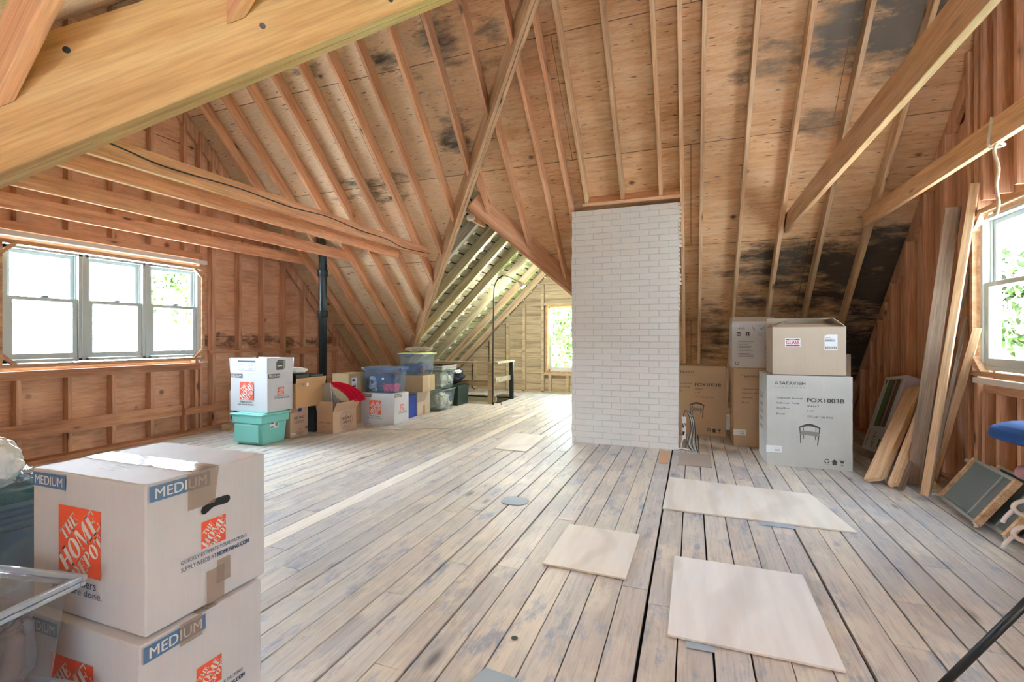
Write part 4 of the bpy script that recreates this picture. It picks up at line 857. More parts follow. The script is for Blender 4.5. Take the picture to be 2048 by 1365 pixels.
r11, a, b, h = carton('plain tan carton with a tape strip, directly under the yellow-lidded bin', -4.25, 6.38, .376, -3.835, 6.76, .625, 'olive', 'plain cartons under the yellow-lidded bin'); m = MB(); m.box(a + .005, -.03, .05, a + .0056, .03, h); m.box(a + .006, -.06, .1, a + .0064, -.02, .17); m.build('packing_tape', CB['beige'], r11)
clear_bin('clear bin with a yellow-green lid and blue clothes, topmost of the middle pile', -4.25, 6.37, -3.835, 6.77, .628, .955, True, [((-.02, 0, .008), (.17, .15, .08), 8, 'denim', .25), ((.1, -.06, .06), (.07, .06, .04), 9, 'maroon', .25), ((.02, .02, .02), (.17, .14, .03), 10, 'dark', .2)], plain('yellow lid', '#d4e08c', .4), '#e2edf2', milk=.12, handle='y')
o = blob('plastic_wrap', (-4.03, 6.57, .98), (.17, .13, .035), 12, clear_plastic('crinkled film', '#e8dfd4', .45, .1), .5, 3.5, 5, flat=.2); tag(o, 'crumpled clear plastic film lying on the yellow-green lid', 'plastic wrap')
for z0, z1, lb, gr in ((0, .36, 'lower of two clear bins stuffed with white linen', 0), (.365, .68, 'upper of two clear bins stuffed with white linen', 1)):
    clear_bin(lb, -4.13, 6.90, -3.79, 7.38, z0, z1, False, [((0, -.08, .008), (.125, .12, .13), 14 + gr, 'offwhite', .3), ((.02, .1, .01), (.11, .12, .12), 17 + gr, 'offwhite', .35), ((.08, .14, .06), (.05, .06, .1), 19 + gr, 'denim', .3)], None, '#e6f1f2', milk=.08, group='clear linen bins')
for k in range(4):
    m = MB(); m.box(-.185, -.25, 0, .185, .25, .012); m.box(-.19, -.256, .006, .19, .256, .012); o = m.build('bin_lid', plain('milky lid', '#dfe3df', .4) if k == 0 else bpy.data.materials['milky lid'], None, bevel=.003)
    o.location = (-3.96 + .003 * k, 7.14 - .004 * k, .682 + k * .0185); tag(o, 'white plastic lid, %s from the bottom of the stack on the linen bins' % ORD[k], 'lid', 'loose lids on the linen bins')
m = MB(); m.frustum((-.15, -.2, .15, .2), (-.17, -.22, .17, .22), 0, .35); DG = plain('dark green plastic', '#20352b', .4); o = m.build('dark_bin', DG, None, bevel=.01); o.location = (-4.02, 7.83, 0); tag(o, 'dark green bin at the end of the pile, heaped with black and white cloth', 'bin')
o = blob('dark_clothes', (-4.02, 7.83, .352), (.15, .19, .13), 21, CL['dark'], .35, 2, 4, folds=2); tag(o, 'heap of black clothes on the dark green bin', 'clothes')
o = blob('white_cloth', (-3.95, 7.76, .56), (.07, .12, .03), 23, CL['white'], .5, 3, 4); tag(o, 'white rag lying on the black clothes', 'cloth')
# black crate and clutter behind, by the pipe
m = MB(); m.box(-.35, -.15, 0, .35, .15, .55); o = m.build('black_crate', M['black'], None, bevel=.01); o.location = (-4.75, 6.6, 0); tag(o, 'black crate in the dark corner behind the olive-tan carton', 'crate')
# microwave on a block, with a blue box
WH = plain('off white enamel', '#cfccc6', .35)
m = MB(); m.box(-.07, -.16, 0, .07, .16, .08); o = m.build('wood_block', M['lean'], None, bevel=.004); o.location = (-5.62, 4.66, 0); tag(o, 'short wooden block under the white microwave', 'block')
root = empty('microwave', (-5.50, 4.82, .081), 'white microwave oven half hidden behind the turquoise tote', 'microwave')
m = MB(); m.box(-.24, -.17, 0, .24, .17, .43); m.build('case', WH, root, bevel=.008)
m = MB(); m.box(-.185, -.178, .05, .14, -.168, .39); dr = m.build('door', plain('dark glass', '#3a3a3c', .15), root); m = MB(); m.tube([(-.13, -.2, .1), (-.125, -.215, .2), (-.13, -.2, .34)], .012); m.build('door_handle', WH, dr, smooth=True)
m = MB(); m.box(-.09, -.12, 0, .09, .12, .10); o = m.build('small_box', plain('bright blue card', '#2e8fc8', .5), None, bevel=.003); o.location = (-5.50, 4.80, .512); tag(o, 'small bright blue box lying on the microwave', 'box')
p = Print(); p.rect(.02, .02, .045, .08, 0); p.on('printing', [INK['red']], o, ('-y', -.09, -.12, 0), .001)
# vent pipe
root = empty('vent_pipe', (-5.055, 5.62, 0), 'black cast iron vent pipe rising through the roof left of the pile', 'pipe')
m = MB(); m.tube([(0, 0, 0), (0, 0, 2.36), (-.02, .0, 2.56), (-.06, 0, 2.80)], .058, 20); m.build('pipe_tube', M['iron'], root, smooth=True)
for z in (2.15, 1.55): m = MB(); m.tube([(0, 0, z - .05), (0, 0, z - .045), (0, 0, z + .03), (0, 0, z + .045)], [.06, .071, .071, .08], 20); m.build('pipe_collar', M['iron'], root, smooth=True)

# --- right pile: furniture cartons
def chair_print(p, x0, y0, x1, y1):
    w, hh = x1 - x0, y1 - y0; X = lambda u: x0 + u * w; Y = lambda v: y0 + v * hh
    P = lambda pts, mi=0, l=0: p.poly([(X(a_), Y(b_)) for a_, b_ in pts], mi, l)
    for k in range(12):
        a_, b_ = k / 12, (k + 1) / 12; f = lambda s: .80 + .17 * math.sin(PI * s); g = lambda s: .045 + .07 * math.sin(PI * s)
        P([(a_, f(a_) - g(a_)), (b_, f(b_) - g(b_)), (b_, f(b_)), (a_, f(a_))])
    P([(.02, .82), (.07, .82), (.08, .52), (.04, .52)]); P([(.93, .8), (.98, .8), (.95, .52), (.91, .52)]); P([(.19, .9), (.225, .9), (.225, .62), (.19, .62)]); P([(.77, .9), (.805, .9), (.8, .62), (.77, .62)])
    P([(.04, .5), (.95, .45), (.88, .60), (.16, .65)], 1); P([(.04, .5), (.95, .45), (.95, .40), (.04, .46)], 1, .0002)
    P([(.05, .46), (.10, .46), (.095, .05), (.06, .05)]); P([(.88, .42), (.94, .42), (.88, .0), (.84, .0)]); P([(.2, .44), (.24, .44), (.235, .26), (.21, .26)]); P([(.74, .42), (.78, .42), (.77, .24), (.745, .24)])
def furniture_marks(root, a, b, h, which, partial=False):
    p = Print(); ink = [INK['grey'], INK['lgrey'], INK['label']]
    p.poly([(.066, .772), (.096, .772), (.081, .80)], 0); p.poly([(.074, .776), (.088, .776), (.081, .79)], 2, .0003); p.text('SAFAVIEH', .105, .765, .318, .797, 0, .004); p.text('F U R N I T U R E', .066, .735, .318, .748, 1, 0)
    p.text('Safavieh Item#', .086, .632, .296, .648, 0, .006); p.text('Safavieh PO#', .084, .585, .272, .601, 0, .006); p.text('Qty/Box', .084, .532, .19, .552, 0, .006); p.text('Box#', .084, .482, .152, .499, 0, .006)
    for v in (.634, .587, .535, .484): p.rect(.312, v, .315, v + .003, 0); p.rect(.312, v + .008, .315, v + .011, 0)
    p.text('FOX1003B', .331, .610, .624, .648, 0, .018); p.text('104467', .331, .566, .427, .581, 0, .006); p.text('1 PC', .331, .520, .394, .536, 0, .006)
    p.text(which, .334, .476, .372, .490, 1, 0); p.rect(.331, .472, .385, .474, 0); p.text('of 120 PCS', .39, .466, .538, .483, 0, .006)
    p.on('lettering', ink, root, ('-y', -a, -b, 0), .0045)
    p = Print(); chair_print(p, .266, .216, .44, .416); p.on('chair_picture', ink, root, ('-y', -a, -b, 0), .0045); p = Print()
    for k in range(3): q = PI / 2 + k * 2 * PI / 3; p.ring(.489, .078, .012, .021, 0, q - .85, q + .75, 8)
    p.rect(.47, .049, .51, .052, 1); p.poly([(.523, .075), (.575, .075), (.549, .099)], 0); p.rect(.533, .048, .565, .075, 0)
    p.text('FRAGILE', .578, .091, .638, .098, 0, 0); p.poly([(.59, .087), (.626, .087), (.617, .068), (.599, .068)], 0); p.rect(.606, .05, .61, .07, 0); p.rect(.596, .046, .62, .05, 0)
    p.on('care_symbols', ink, root, ('-y', -a, -b, 0), .0045)
    p = Print(); p.rect(-.004, .125, .128, .19, 0)
    for k in range(8): p.rect(.07 + k * .005, .14, .073 + k * .005, .155, 1, .0004)
    p.rect(.06, .165, .11, .168, 1, .0004); p.on('shipping_label', [INK['label'], INK['lgrey']], root, ('-y', -a, -b, 0), .005)
    p = Print()
    for k in range(5): p.text(['CHAIR', 'LINE', 'ITEM', 'DESC', 'SIDE'][k], .10, .60 - k * .075, .30, .64 - k * .075, 0, .01)
    p.frame(.08, .40, .33, .66, .004, 0); p.on('side_printing', [INK['grey']], root, ('-x', -a, b, 0), .0045)
r12, a, b, h = carton('big grey furniture carton with a chair picture, front of the right pile', .672, 5.11, 0, 1.362, 5.65, .852, 'grey', 'furniture cartons'); furniture_marks(r12, a, b, h, '102')
r13, a, b, h = carton('brown furniture carton half hidden behind the big grey one', .445, 5.87, 0, 1.115, 6.41, .868, 'tan', 'furniture cartons'); furniture_marks(r13, a, b, h, '99')
r14, a, b, h = carton('brown furniture carton with a chair picture, peeping out behind the chimney', -.285, 6.36, 0, .398, 6.90, .858, 'tan', 'furniture cartons'); furniture_marks(r14, a, b, h, '97')
r15, a, b, h = carton('grey box with a red GLASS sticker, open on top of the big grey furniture carton', .727, 5.15, .858, 1.322, 5.56, 1.30, 'beige', None, True)
flap(r15, (-a, -b, h), (a, -b, h), (0, .135, .035), 'beige'); flap(r15, (a, b, h), (-a, b, h), (0, -.05, .10), 'beige'); flap(r15, (-a, b, h), (-a, -b, h), (.12, 0, .06), 'beige'); flap(r15, (a, -b, h), (a, b, h), (-.10, 0, .085), 'beige')
p = Print(); p.rect(.104, h - .181, .232, h - .10, 0); p.rect(.110, h - .118, .226, h - .108, 1, .0004); p.text('GLASS', .114, h - .155, .222, h - .125, 1, .02, .0004); p.rect(.110, h - .174, .226, h - .165, 1, .0004); p.text('FRAGILE', .14, h - .117, .19, h - .109, 2, .01, .0008); p.on('glass_sticker', [INK['label'], INK['red'], INK['white']], r15, ('-y', -a, -b, 0), .001)
p = Print(); p.poly([(.425, h - .21), (.528, h - .21), (.528, h - .065), (.45, h - .065), (.425, h - .08)], 0)
for k in range(12): p.rect(.433 + k * .0075, h - .20, .437 + k * .0075, h - .175, 1, .0004)
for k in range(9): p.rect(.43, h - .13 + k * .002, .51, h - .129 + k * .002, 2, .0004)
for k, w_ in enumerate((.04, .06, .05)): p.rect(.433, h - .095 - k * .012, .433 + w_, h - .092 - k * .012, 1, .0004)
p.on('shipping_label', [INK['label'], INK['grey'], INK['navyink']], r15, ('-y', -a, -b, 0), .001)
r16, a, b, h = carton('open white carton with black symbols, standing on the half hidden furniture carton', .43, 5.90, .872, .90, 6.25, 1.35, 'white', None, True)
flap(r16, (-a, -b, h), (a, -b, h), (0, .03, .035), 'white'); flap(r16, (a, b, h), (-a, b, h), (0, .02, .10), 'beige'); flap(r16, (-a, b, h), (-a, -b, h), (.02, 0, .10), 'beige')
p = Print(); H = h
for x_, k in ((.05, 0), (.14, 1)): p.rect(x_, H - .125, x_ + .036, H - .08, 0)
for k in range(3): p.rect(.057 + k * .009, H - .115, .061 + k * .009, H - .09, 1, .0004)
p.poly([(.148, H - .09), (.168, H - .09), (.158, H - .105)], 1, .0004); p.rect(.156, H - .118, .16, H - .10, 1, .0004); p.rect(.15, H - .12, .166, H - .117, 1, .0004)
for k in range(2): p.poly([(.07 + k * .03, H - .06), (.073 + k * .03, H - .06), (.088 + k * .03, H - .02), (.085 + k * .03, H - .02)], 0)
p.rect(.06, H - .045, .13, H - .042, 0); p.poly([(.2, H - .02), (.204, H - .02), (.225, H - .055), (.221, H - .058)], 0); p.rect(.22, H - .062, .24, H - .056, 0); p.poly([(.27, H - .06), (.33, H - .02), (.33, H - .024), (.274, H - .063)], 0); p.rect(.28, H - .05, .34, H - .048, 2)
p.rect(.275, H - .118, .28, H - .095, 0); p.frame(.262, H - .12, .30, H - .09, .002, 3)
p.on('handling_symbols', [INK['black'], INK['label'], INK['green'], INK['grey']], r16, ('-y', -a, -b, 0), .001); p = Print()
r = random.Random(6)
for k in range(12): p.rect(.05, H - .19 - k * .0165, .058, H - .186 - k * .0165, 3); p.rect(.066, H - .19 - k * .0165, .066 + r.uniform(.1, .165), H - .186 - k * .0165, 3); p.rect(.36 - r.uniform(0, .04), H - .19 - k * .0165, .44, H - .186 - k * .0165, 3)
p.ring(.052, H - .43, .014, .02, 3, n=16); p.on('fine_print', [INK['black'], INK['label'], INK['green'], INK['grey']], r16, ('-y', -a, -b, 0), .001)
p = Print(); p.rect(.25, H - .12, .28, H - .08, 0); p.rect(.26, H - .18, .275, H - .16, 0)
for k in range(10): p.rect(.22, H - .24 - k * .014, .27, H - .237 - k * .014, 0)
p.on('side_printing', [INK['grey']], r16, ('-x', -a, b, 0), .001)
r17, a, b, h = carton('tall grey-brown carton showing as a strip right of the GLASS box', 1.15, 5.74, 0, 1.515, 6.12, 1.04, 'beige')

# --- television carton leaning on the studs
v_ = Vector((.25, .10, .76)).normalized(); u_ = Vector((0, -1, 0)); u_ = (u_ - v_ * u_.dot(v_)).normalized(); n_ = u_.cross(v_)
root = empty('television_carton', (1.69, 6.06, .035), 'white television carton with a green picture, leaning against the right wall', 'box')
R = Matrix((u_, v_, n_)).transposed().to_4x4(); root.rotation_euler = R.to_euler()
m = MB(); m.box(0, 0, -.13, .48, .80, 0); m.build('carton_body', [plain('white card', '#d8d5d6', .45)], root, bevel=.004)
m = MB(); m.box(.4795, .003, -.128, .4815, .797, -.003); 
for k in range(6): m.box(.479, .05 + k * .13, -.02, .483, .09 + k * .13, -.005)
m.build('lilac_side', plain('lilac card', '#c9b9c6', .5), root)
def flat(pr, name, mats, parent, z=.0015):
    m = MB(); m.add([(a_, b_, z + l_) for a_, b_, l_ in pr.m.v], pr.m.f); m.m = pr.m.m; return m.build(name, mats, parent)
p = Print(); p.rect(.12, .26, .40, .76, 0); p.rect(.135, .27, .20, .75, 1, .0004); p.rect(.20, .27, .25, .75, 2, .0004); p.rect(.25, .27, .27, .75, 3, .0004); p.rect(.27, .27, .32, .75, 4, .0004); p.rect(.32, .27, .34, .75, 3, .0004); p.rect(.34, .27, .385, .75, 2, .0004)
flat(p, 'picture', [plain('tv bezel', '#58574f'), INK['green'], plain('brown print', '#6a584a'), plain('dark brown print', '#3c332d'), plain('tan print', '#9a8d80')], root)
def vtext(p, body, x0, y0, w, h_, mi, bold=0):
    vs, fs = fit(text_poly(body, bold), 0, 0, h_, w); p.m.add([(x0 + w - y, y0 + x, 0) for x, y in vs], fs, mi)
p = Print(); vtext(p, 'SAMSUNG', .06, .04, .035, .17, 0, .01); vtext(p, 'HDTV', .20, .04, .07, .17, 0, .0); p.rect(.36, .05, .39, .13, 0); p.rect(.05, .72, .08, .76, 0)
flat(p, 'lettering', [INK['grey']], root)
# --- loose lumber leaning on the right wall
def lean(label, b0, t0, w, t, mat, up=(-1, -.6, .5), name='board', g='loose boards leaning on the right wall'):
    o = bar(name, b0, t0, w, t, M[mat], None, up); return tag(o, label, 'board', g)
lean('wide short pale board, frontmost of the leaning lumber beside the television carton', (1.415, 4.745, .02), (1.985, 5.56, .725), .135, .036, 'lean')
lean('second short pale board, tucked just behind the widest one', (1.47, 4.80, .02), (2.0, 5.53, .735), .10, .034, 'lean')
lean('narrow pale board standing on edge right of the two short wide ones', (1.515, 4.63, .02), (2.015, 5.38, .68), .07, .036, 'lean')
lean('short grey batten leaning in front of the tall grey plank', (1.545, 4.57, .015), (1.985, 5.28, .53), .03, .03, 'lean_grey')
lean('tall old grey plank with nail holes, reaching high up the right wall', (1.70, 4.80, .02), (1.985, 4.87, 2.25), .095, .04, 'lean_grey', (-.5, -1, .1))
lean('tall pale square batten in front of the tall grey plank', (1.635, 4.42, .03), (2.015, 4.62, 2.36), .05, .045, 'lean', (-.6, -1, .1))
lean('thin grey-brown lath crossing behind the tall pale batten', (1.71, 4.565, .01), (2.02, 4.76, 1.36), .024, .02, 'lean_grey', (-.6, -1, .1))
lean('brown stick leaning up to the window corner', (1.88, 4.93, .02), (2.02, 4.60, 1.28), .05, .03, 'lean', (-.6, -1, .1))
lean('dark thin lath leaning behind the tall pale batten', (1.80, 4.95, .02), (2.03, 4.75, 1.75), .04, .02, 'lean_grey', (-.6, -1, .1))
lean('offcut lying on the floor behind the leaning lumber', (1.80, 4.75, .0), (1.98, 5.25, .0), .06, .03, 'lean', (0, 0, 1))
# --- adjustable window screens
SCR = clear_plastic('screen mesh', '#9aa3a0', .4, .5); ALU = plain('dull aluminium', '#a9b0aa', .4, .6)
def screen(b0, label, L=.60):
    e = Vector((-.08, -1, 0)).normalized(); up = Vector((.20, .07, .30)).normalized(); n = e.cross(up)
    root = empty('window_screen', b0, label, 'screen', 'adjustable window screens'); R = Matrix((e, up, n)).transposed().to_4x4(); root.rotation_euler = R.to_euler(); Hh = .36
    m = MB(); m.box(.02, 0, 0, L - .02, .02, .022); m.box(.02, Hh - .02, 0, L - .02, Hh, .022); m.box(L * .72, .02, .008, L * .74, Hh - .02, .02); m.box(L * .1, -.006, .022, L * .42, .004, .026); m.build('metal_rails', ALU, root)
    for x in (0, L - .03): m = MB(); m.box(x, 0, -.008, x + .03, Hh, .03); m.build('wood_end', M['lean'], root)
    m = MB(); m.box(.02, .02, .010, L - .02, Hh - .02, .012); m.build('mesh', SCR, root)
    m = MB(); m.tube([(.0, .0, .03), (-.035, -.005, .035), (-.05, -.015, .035), (-.075, .0, .035)], .007, 8); m.tube([(L, 0, .03), (L + .03, 0, .035), (L + .045, -.012, .035), (L + .07, 0, .035)], .007, 8); m.build('metal_foot', plain('pale metal', '#c9cdc8', .4, .4), root, smooth=True)
    m = MB(); m.box(-.07, Hh - .05, .01, .0, Hh - .025, .028); m.build('metal_clip', plain('pale metal clip', '#c9cdc8', .4, .4), root)
for k, (dx, dy, l) in enumerate(((0, 0, 'frontmost adjustable window screen, leaning by the long boards'), (.055, -.19, 'second adjustable window screen, just behind the frontmost'), (.10, -.36, 'third adjustable window screen, under the blue chair seat'), (.15, -.55, 'rearmost adjustable window screen, by the white hooks'))):
    screen((1.735 + dx, 4.43 + dy, .022), l)
# --- blue chair with hooks, cut by the right edge of the frame
root = empty('chair', (1.66, 2.92, 0), 'blue velvet chair at the right edge, with white plastic hooks hanging under it', 'chair')
BV = plain('blue velvet', '#1b4a8e', .8, bump=.2, bscale=60)
blob('seat', (-.02, 0, .69), (.27, .27, .055), 31, BV, .06, 1.5, 4, root, .3)
blob('arm_pad', (-.10, -.02, .54), (.15, .04, .04), 33, plain('mauve plastic', '#a77f84', .5), .03, 1.5, 3, root, .4)
for sx in (-.02, .2):
    for sy in (-.2, .2): m = MB(); m.tube([(sx, sy, 0), (sx * .9, sy * .9, .71)], .012, 8); m.build('leg', M['black'], root, smooth=True)
m = MB(); m.tube([(-.02, -.2, .45), (-.02, .2, .45)], .01, 8); m.tube([(.2, -.2, .45), (.2, .2, .45)], .01, 8); m.build('stretcher', M['black'], root, smooth=True)
for k, (z, y) in enumerate(((.44, 2.86), (.33, 2.84))):
    m = MB(); pts = [(.07 * math.cos(q) * (1 if math.cos(q) > 0 else .9), 0, .035 * math.sin(q)) for q in [i * 2 * PI / 18 for i in range(19)]]; m.tube(pts, .010, 8, caps=False); m.tube([(-.06, 0, -.01), (-.09, 0, -.05), (-.10, 0, -.075)], .009, 8); m.tube([(.04, 0, .03), (.10, 0, .04), (.16, .04, .02)], .008, 8)
    o = m.build('plastic_hook', M['whitep'], None, smooth=True); o.location = (1.42 - .01 * k, y - .05, z); tag(o, 'white looped plastic hook, %s of two under the blue chair' % ('upper' if k == 0 else 'lower'), 'hook', 'white plastic hooks')
# tripod
root = empty('tripod', (1.10, 1.95, 0), 'black tripod whose leg crosses the lower right corner', 'tripod')
hub = Vector((1.245, 1.991, .735)) - Vector((1.10, 1.95, 0))
for e in ((.717 - 1.10, 1.94 - 1.95, .012), (.55, .25, .012), (.45, -.45, .012)):
    m = MB(); m.tube([e, hub], .0125, 12); m.build('leg', M['black'], root, smooth=True)
m = MB(); m.tube([hub - Vector((0, 0, .05)), hub + Vector((0, 0, .06))], .03, 14); m.build('hub', M['black'], root, smooth=True)

# --- clear bins in the lower left corner (turned a little)
def fbin(label, z0, z1, fills, lidh=True):
    root = empty('clear_bin', (-1.45, .755, z0), label, 'storage bin', 'big clear clothes bins', rz=math.radians(10) + PI)
    # local x runs to the back-left (away from the right edge), local y toward the viewer side
    PM = clear_plastic('big bin plastic', '#eef1f5', .04, .06); Wd, Dp, h = .50, .40, z1 - z0
    m = MB(); s = .035; t = .004
    m.frustum((s, s, Wd - s, Dp - s), (.012, .012, Wd - .012, Dp - .012), 0, h - .02, cap=(1, 0)); m.build('bin_body', PM, root, bevel=.015)
    m = MB(); m.box(0, 0, h - .016, Wd, Dp, h - .012); m.build('bin_lid', PM, root)
    m = MB(); RM = clear_plastic('bin rim plastic', '#e4ebf2', .5, .08, '#cdd8e2')
    for q in ((-.012, -.012, Wd + .012, .0), (-.012, Dp, Wd + .012, Dp + .012), (-.012, 0, 0, Dp), (Wd, 0, Wd + .012, Dp)): m.box(q[0], q[1], h - .014, q[2], q[3], h); m.box(q[0] * .5, q[1] if q[1] < 0 else q[1], h - .03, q[2], q[3], h - .019)
    m.build('rim', RM, root, bevel=.003)
    for c, d, seed, mt, am in fills: blob('clothes', c, d, seed, CL[mt], am, 2.0, 5, root, .62, 0, 3)
    return root
fbin('big clear bin of grey-brown clothes in the lower left corner, on another bin', .325, .60, [((.25, .2, .012), (.205, .155, .108), 41, 'taupe', .10), ((.16, .2, .03), (.10, .155, .105), 43, 'grey', .12), ((.30, .24, .03), (.15, .12, .106), 44, 'mauve', .10)])
fbin('clear bin of purple clothes under the bin of grey-brown clothes', .0, .322, [((.25, .2, .012), (.2, .15, .115), 45, 'purple', .1), ((.12, .25, .02), (.09, .09, .11), 46, 'white', .2), ((.1, .1, .02), (.07, .07, .11), 47, 'purple', .2)])
# basket in a plastic bag behind
root = empty('laundry_basket', (-2.56, 1.06, 0), 'blue-grey slatted laundry basket wrapped in a clear plastic bag, left edge', 'basket')
m = MB(); n = 28; zs = [0, .5] + [.50 + .012 * k for k in range(8)] + [.60]; vs = []
for i, z in enumerate(zs):
    rr = .17 + .06 * z / .6 + (.004 if i % 2 else -.003 if i > 1 else 0)
    for k in range(n): q = 2 * PI * k / n; vs.append((rr * 1.15 * math.copysign(abs(math.cos(q)) ** .6, math.cos(q)), rr * math.copysign(abs(math.sin(q)) ** .6, math.sin(q)), z))
m.add(vs, [(i * n + k, i * n + (k + 1) % n, (i + 1) * n + (k + 1) % n, (i + 1) * n + k) for i in range(len(zs) - 1) for k in range(n)] + [tuple(range(n))[::-1]]); m.build('basket_body', plain('slate plastic', '#4a5c6a', .4), root)
blob('dark_bedding', (0, 0, .35), (.2, .18, .13), 51, CL['teal'], .2, 2, 4, root, .3)
o = blob('plastic_bag', (-2.56, 1.06, .0), (.27, .25, .325), 52, clear_plastic('thin bag film', '#f0f5f5', .08, .12), .10, 3, 5, None, .35, 0, 3); tag(o, 'clear plastic bag pulled over the slatted basket', 'bag')
o = blob('bag_knot', (-2.56, 1.02, .60), (.13, .11, .105), 53, plain('milky film', '#e6ebef', .3), .16, 1.6, 5, None, .1, 0, 3); tag(o, 'bunched white plastic bag top over the slatted basket', 'bag')
m = MB()
for k in range(10): m.tube([(0, 0, k * .055), (0, 0, k * .055 + .03)], .045, 20, mi=k % 2); m.tube([(0, 0, k * .055 + .03), (0, 0, k * .055 + .055)], .0435, 20, mi=1)
o = m.build('cup_stack', [plain('beige paper', '#cdb9a2', .6), plain('lilac stripe', '#b9bdd0', .6)], None, smooth=False); o.location = (-1.955, .99, 0); o.scale = (1, 1, 1.03); tag(o, 'tall striped paper stack peeping out left of the moving boxes', 'paper stack')

# --- things lying on the floor
def sheet(name, label, pts, t, mat, cat='plywood sheet', g=None, z=.0025):
    m = MB(); m.prism([(x, y, 0) for x, y in pts], (0, 0, t)); o = m.build(name, mat, None); o.location = (0, 0, z); return tag(o, label, cat, g)
def plyw(nm, c1, c2):
    m, nt, b = new(nm); tc = N(nt, 'ShaderNodeTexCoord'); n = noise_(nt, mapping(nt, tc.outputs['Object'], (9, 1.0, 1)), 1.3, 3); n2 = noise_(nt, tc.outputs['Object'], 6, 4)
    w = N(nt, 'ShaderNodeTexWave'); w.inputs['Scale'].default_value = .8; w.inputs['Distortion'].default_value = 9; w.inputs['Detail'].default_value = 2; nt.links.new(tc.outputs['Object'], w.inputs['Vector'])
    c = ramp(nt, n, (.35, lin(c2)), (.6, lin(c1))); c = mixc(nt, ramp(nt, w.outputs[0], (.75, G(0)), (1, G(.25))), c, lin('#b5aca0')); nt.links.new(c, b.inputs['Base Color']); b.inputs['Roughness'].default_value = .5; return m
PW1 = plyw('pale plywood', '#f0ebe2', '#e8e0d3'); PW2 = plyw('whitish plywood', '#f5f4f2', '#eceae7')
GP = 'plywood sheets on the floor'
sheet('plywood_sheet', 'longest pale plywood sheet, lying crosswise in front of the furniture cartons', [(-.187, 3.515), (.955, 3.493), (.857, 4.223), (-.177, 4.325)], .009, PW1, g=GP)
sheet('plywood_sheet', 'small square plywood sheet, left of the longest one', [(-.736, 2.434), (-.304, 2.422), (-.290, 2.997), (-.729, 3.007)], .009, PW1, g=GP)
sheet('plywood_sheet', 'whitest plywood sheet, nearest the camera at bottom right', [(-.088, 2.023), (.519, 2.023), (.525, 2.768), (-.085, 2.769)], .009, PW2, g=GP)
sheet('plywood_sheet', 'plywood sheet lying farthest back, left of the white chimney', [(-1.99, 4.796), (-1.627, 4.786), (-1.658, 5.655), (-2.072, 5.664)], .007, PW1, g=GP)
sheet('plywood_patch', 'thin grey-beige patch on the floor at the right foot of the chimney', [(-.115, 4.798), (.182, 4.797), (.187, 5.324), (-.117, 5.302)], .004, plain('greyish patch', '#b5a69b', .5, var=.1, bscale=6), 'patch')
sheet('wood_inset', 'fresh tan board inset in the floor before the chimney', [(-.290, 4.80), (-.205, 4.80), (-.209, 5.34), (-.299, 5.34)], .003, plain('fresh tan wood', '#cda07a', .5, var=.08), 'board')
def disc(cx, cy, rx, ry, n=24, sq=.75): return [(cx + rx * math.copysign(abs(math.cos(q)) ** sq, math.cos(q)), cy + ry * math.copysign(abs(math.sin(q)) ** sq, math.sin(q))) for q in [i * 2 * PI / n for i in range(n)]]
TIN = plain('pale blue tin', '#a9bac6', .6, 0, var=.1, bscale=12)
sheet('tin_patch', 'rounded tin patch nailed to the boards in mid floor', disc(-1.215, 3.32, .10, .09), .002, TIN, 'metal plate', 'tin patches on the floor')
sheet('tin_patch', 'square tin patch at the bottom edge of the photo', [(-.735, 1.45), (-.56, 1.46), (-.565, 1.585), (-.70, 1.60)], .002, TIN, 'metal plate', 'tin patches on the floor')
sheet('tin_patch', 'small tin plate sticking out under the whitest plywood sheet', [(-.019, 1.975), (.085, 1.98), (.085, 2.019), (-.019, 2.019)], .002, TIN, 'metal plate', 'tin patches on the floor')
sheet('tin_patch', 'thin tin strip under the near edge of the longest plywood sheet', [(.42, 3.44), (.62, 3.44), (.62, 3.50), (.42, 3.50)], .002, TIN, 'metal plate', 'tin patches on the floor')
sheet('knot_hole', 'dark round knot hole in a floor board, near the bottom edge', disc(-.66, 1.80, .014, .012, 14, 1), .0006, M['black'], 'hole')
m = MB(); P_ = [(-4.30, 5.60), (-4.33, 5.50), (-4.22, 5.40), (-4.10, 5.47), (-4.22, 5.62), (-4.08, 5.30)]; pts = [Vector((x, y, .008)) for x, y in ((-4.26, 5.42), (-4.31, 5.52), (-4.25, 5.60), (-4.18, 5.48), (-4.10, 5.37), (-3.85, 5.29), (-3.55, 5.36), (-3.3, 5.52), (-3.0, 5.62), (-2.85, 5.45), (-2.82, 5.25), (-2.70, 5.05), (-2.50, 4.92))]
def smooth_path(p, n=6):
    out = []
    for i in range(len(p) - 1):
        a, b, c, d = p[max(i - 1, 0)], p[i], p[i + 1], p[min(i + 2, len(p) - 1)]
        for k in range(n): t = k / n; out.append(.5 * ((2 * b) + (c - a) * t + (2 * a - 5 * b + 4 * c - d) * t * t + (3 * b - a - 3 * c + d) * t ** 3))
    return out + [p[-1]]
m.tube(smooth_path(pts), .005, 6); tag(m.build('cord', plain('pale cord', '#cfc4b6', .5), None, smooth=True), 'thin pale cord lying across the floor in front of the boxes', 'cord')
m = MB(); m.tube(smooth_path([Vector(q) for q in ((-4.02, 5.42, .008), (-4.10, 5.5, .008), (-4.2, 5.58, .008), (-4.28, 5.55, .008))]), .004, 6); tag(m.build('cord', bpy.data.materials['pale cord'], None, smooth=True), 'short kinked piece of pale cord beside the middle moving box', 'cord')
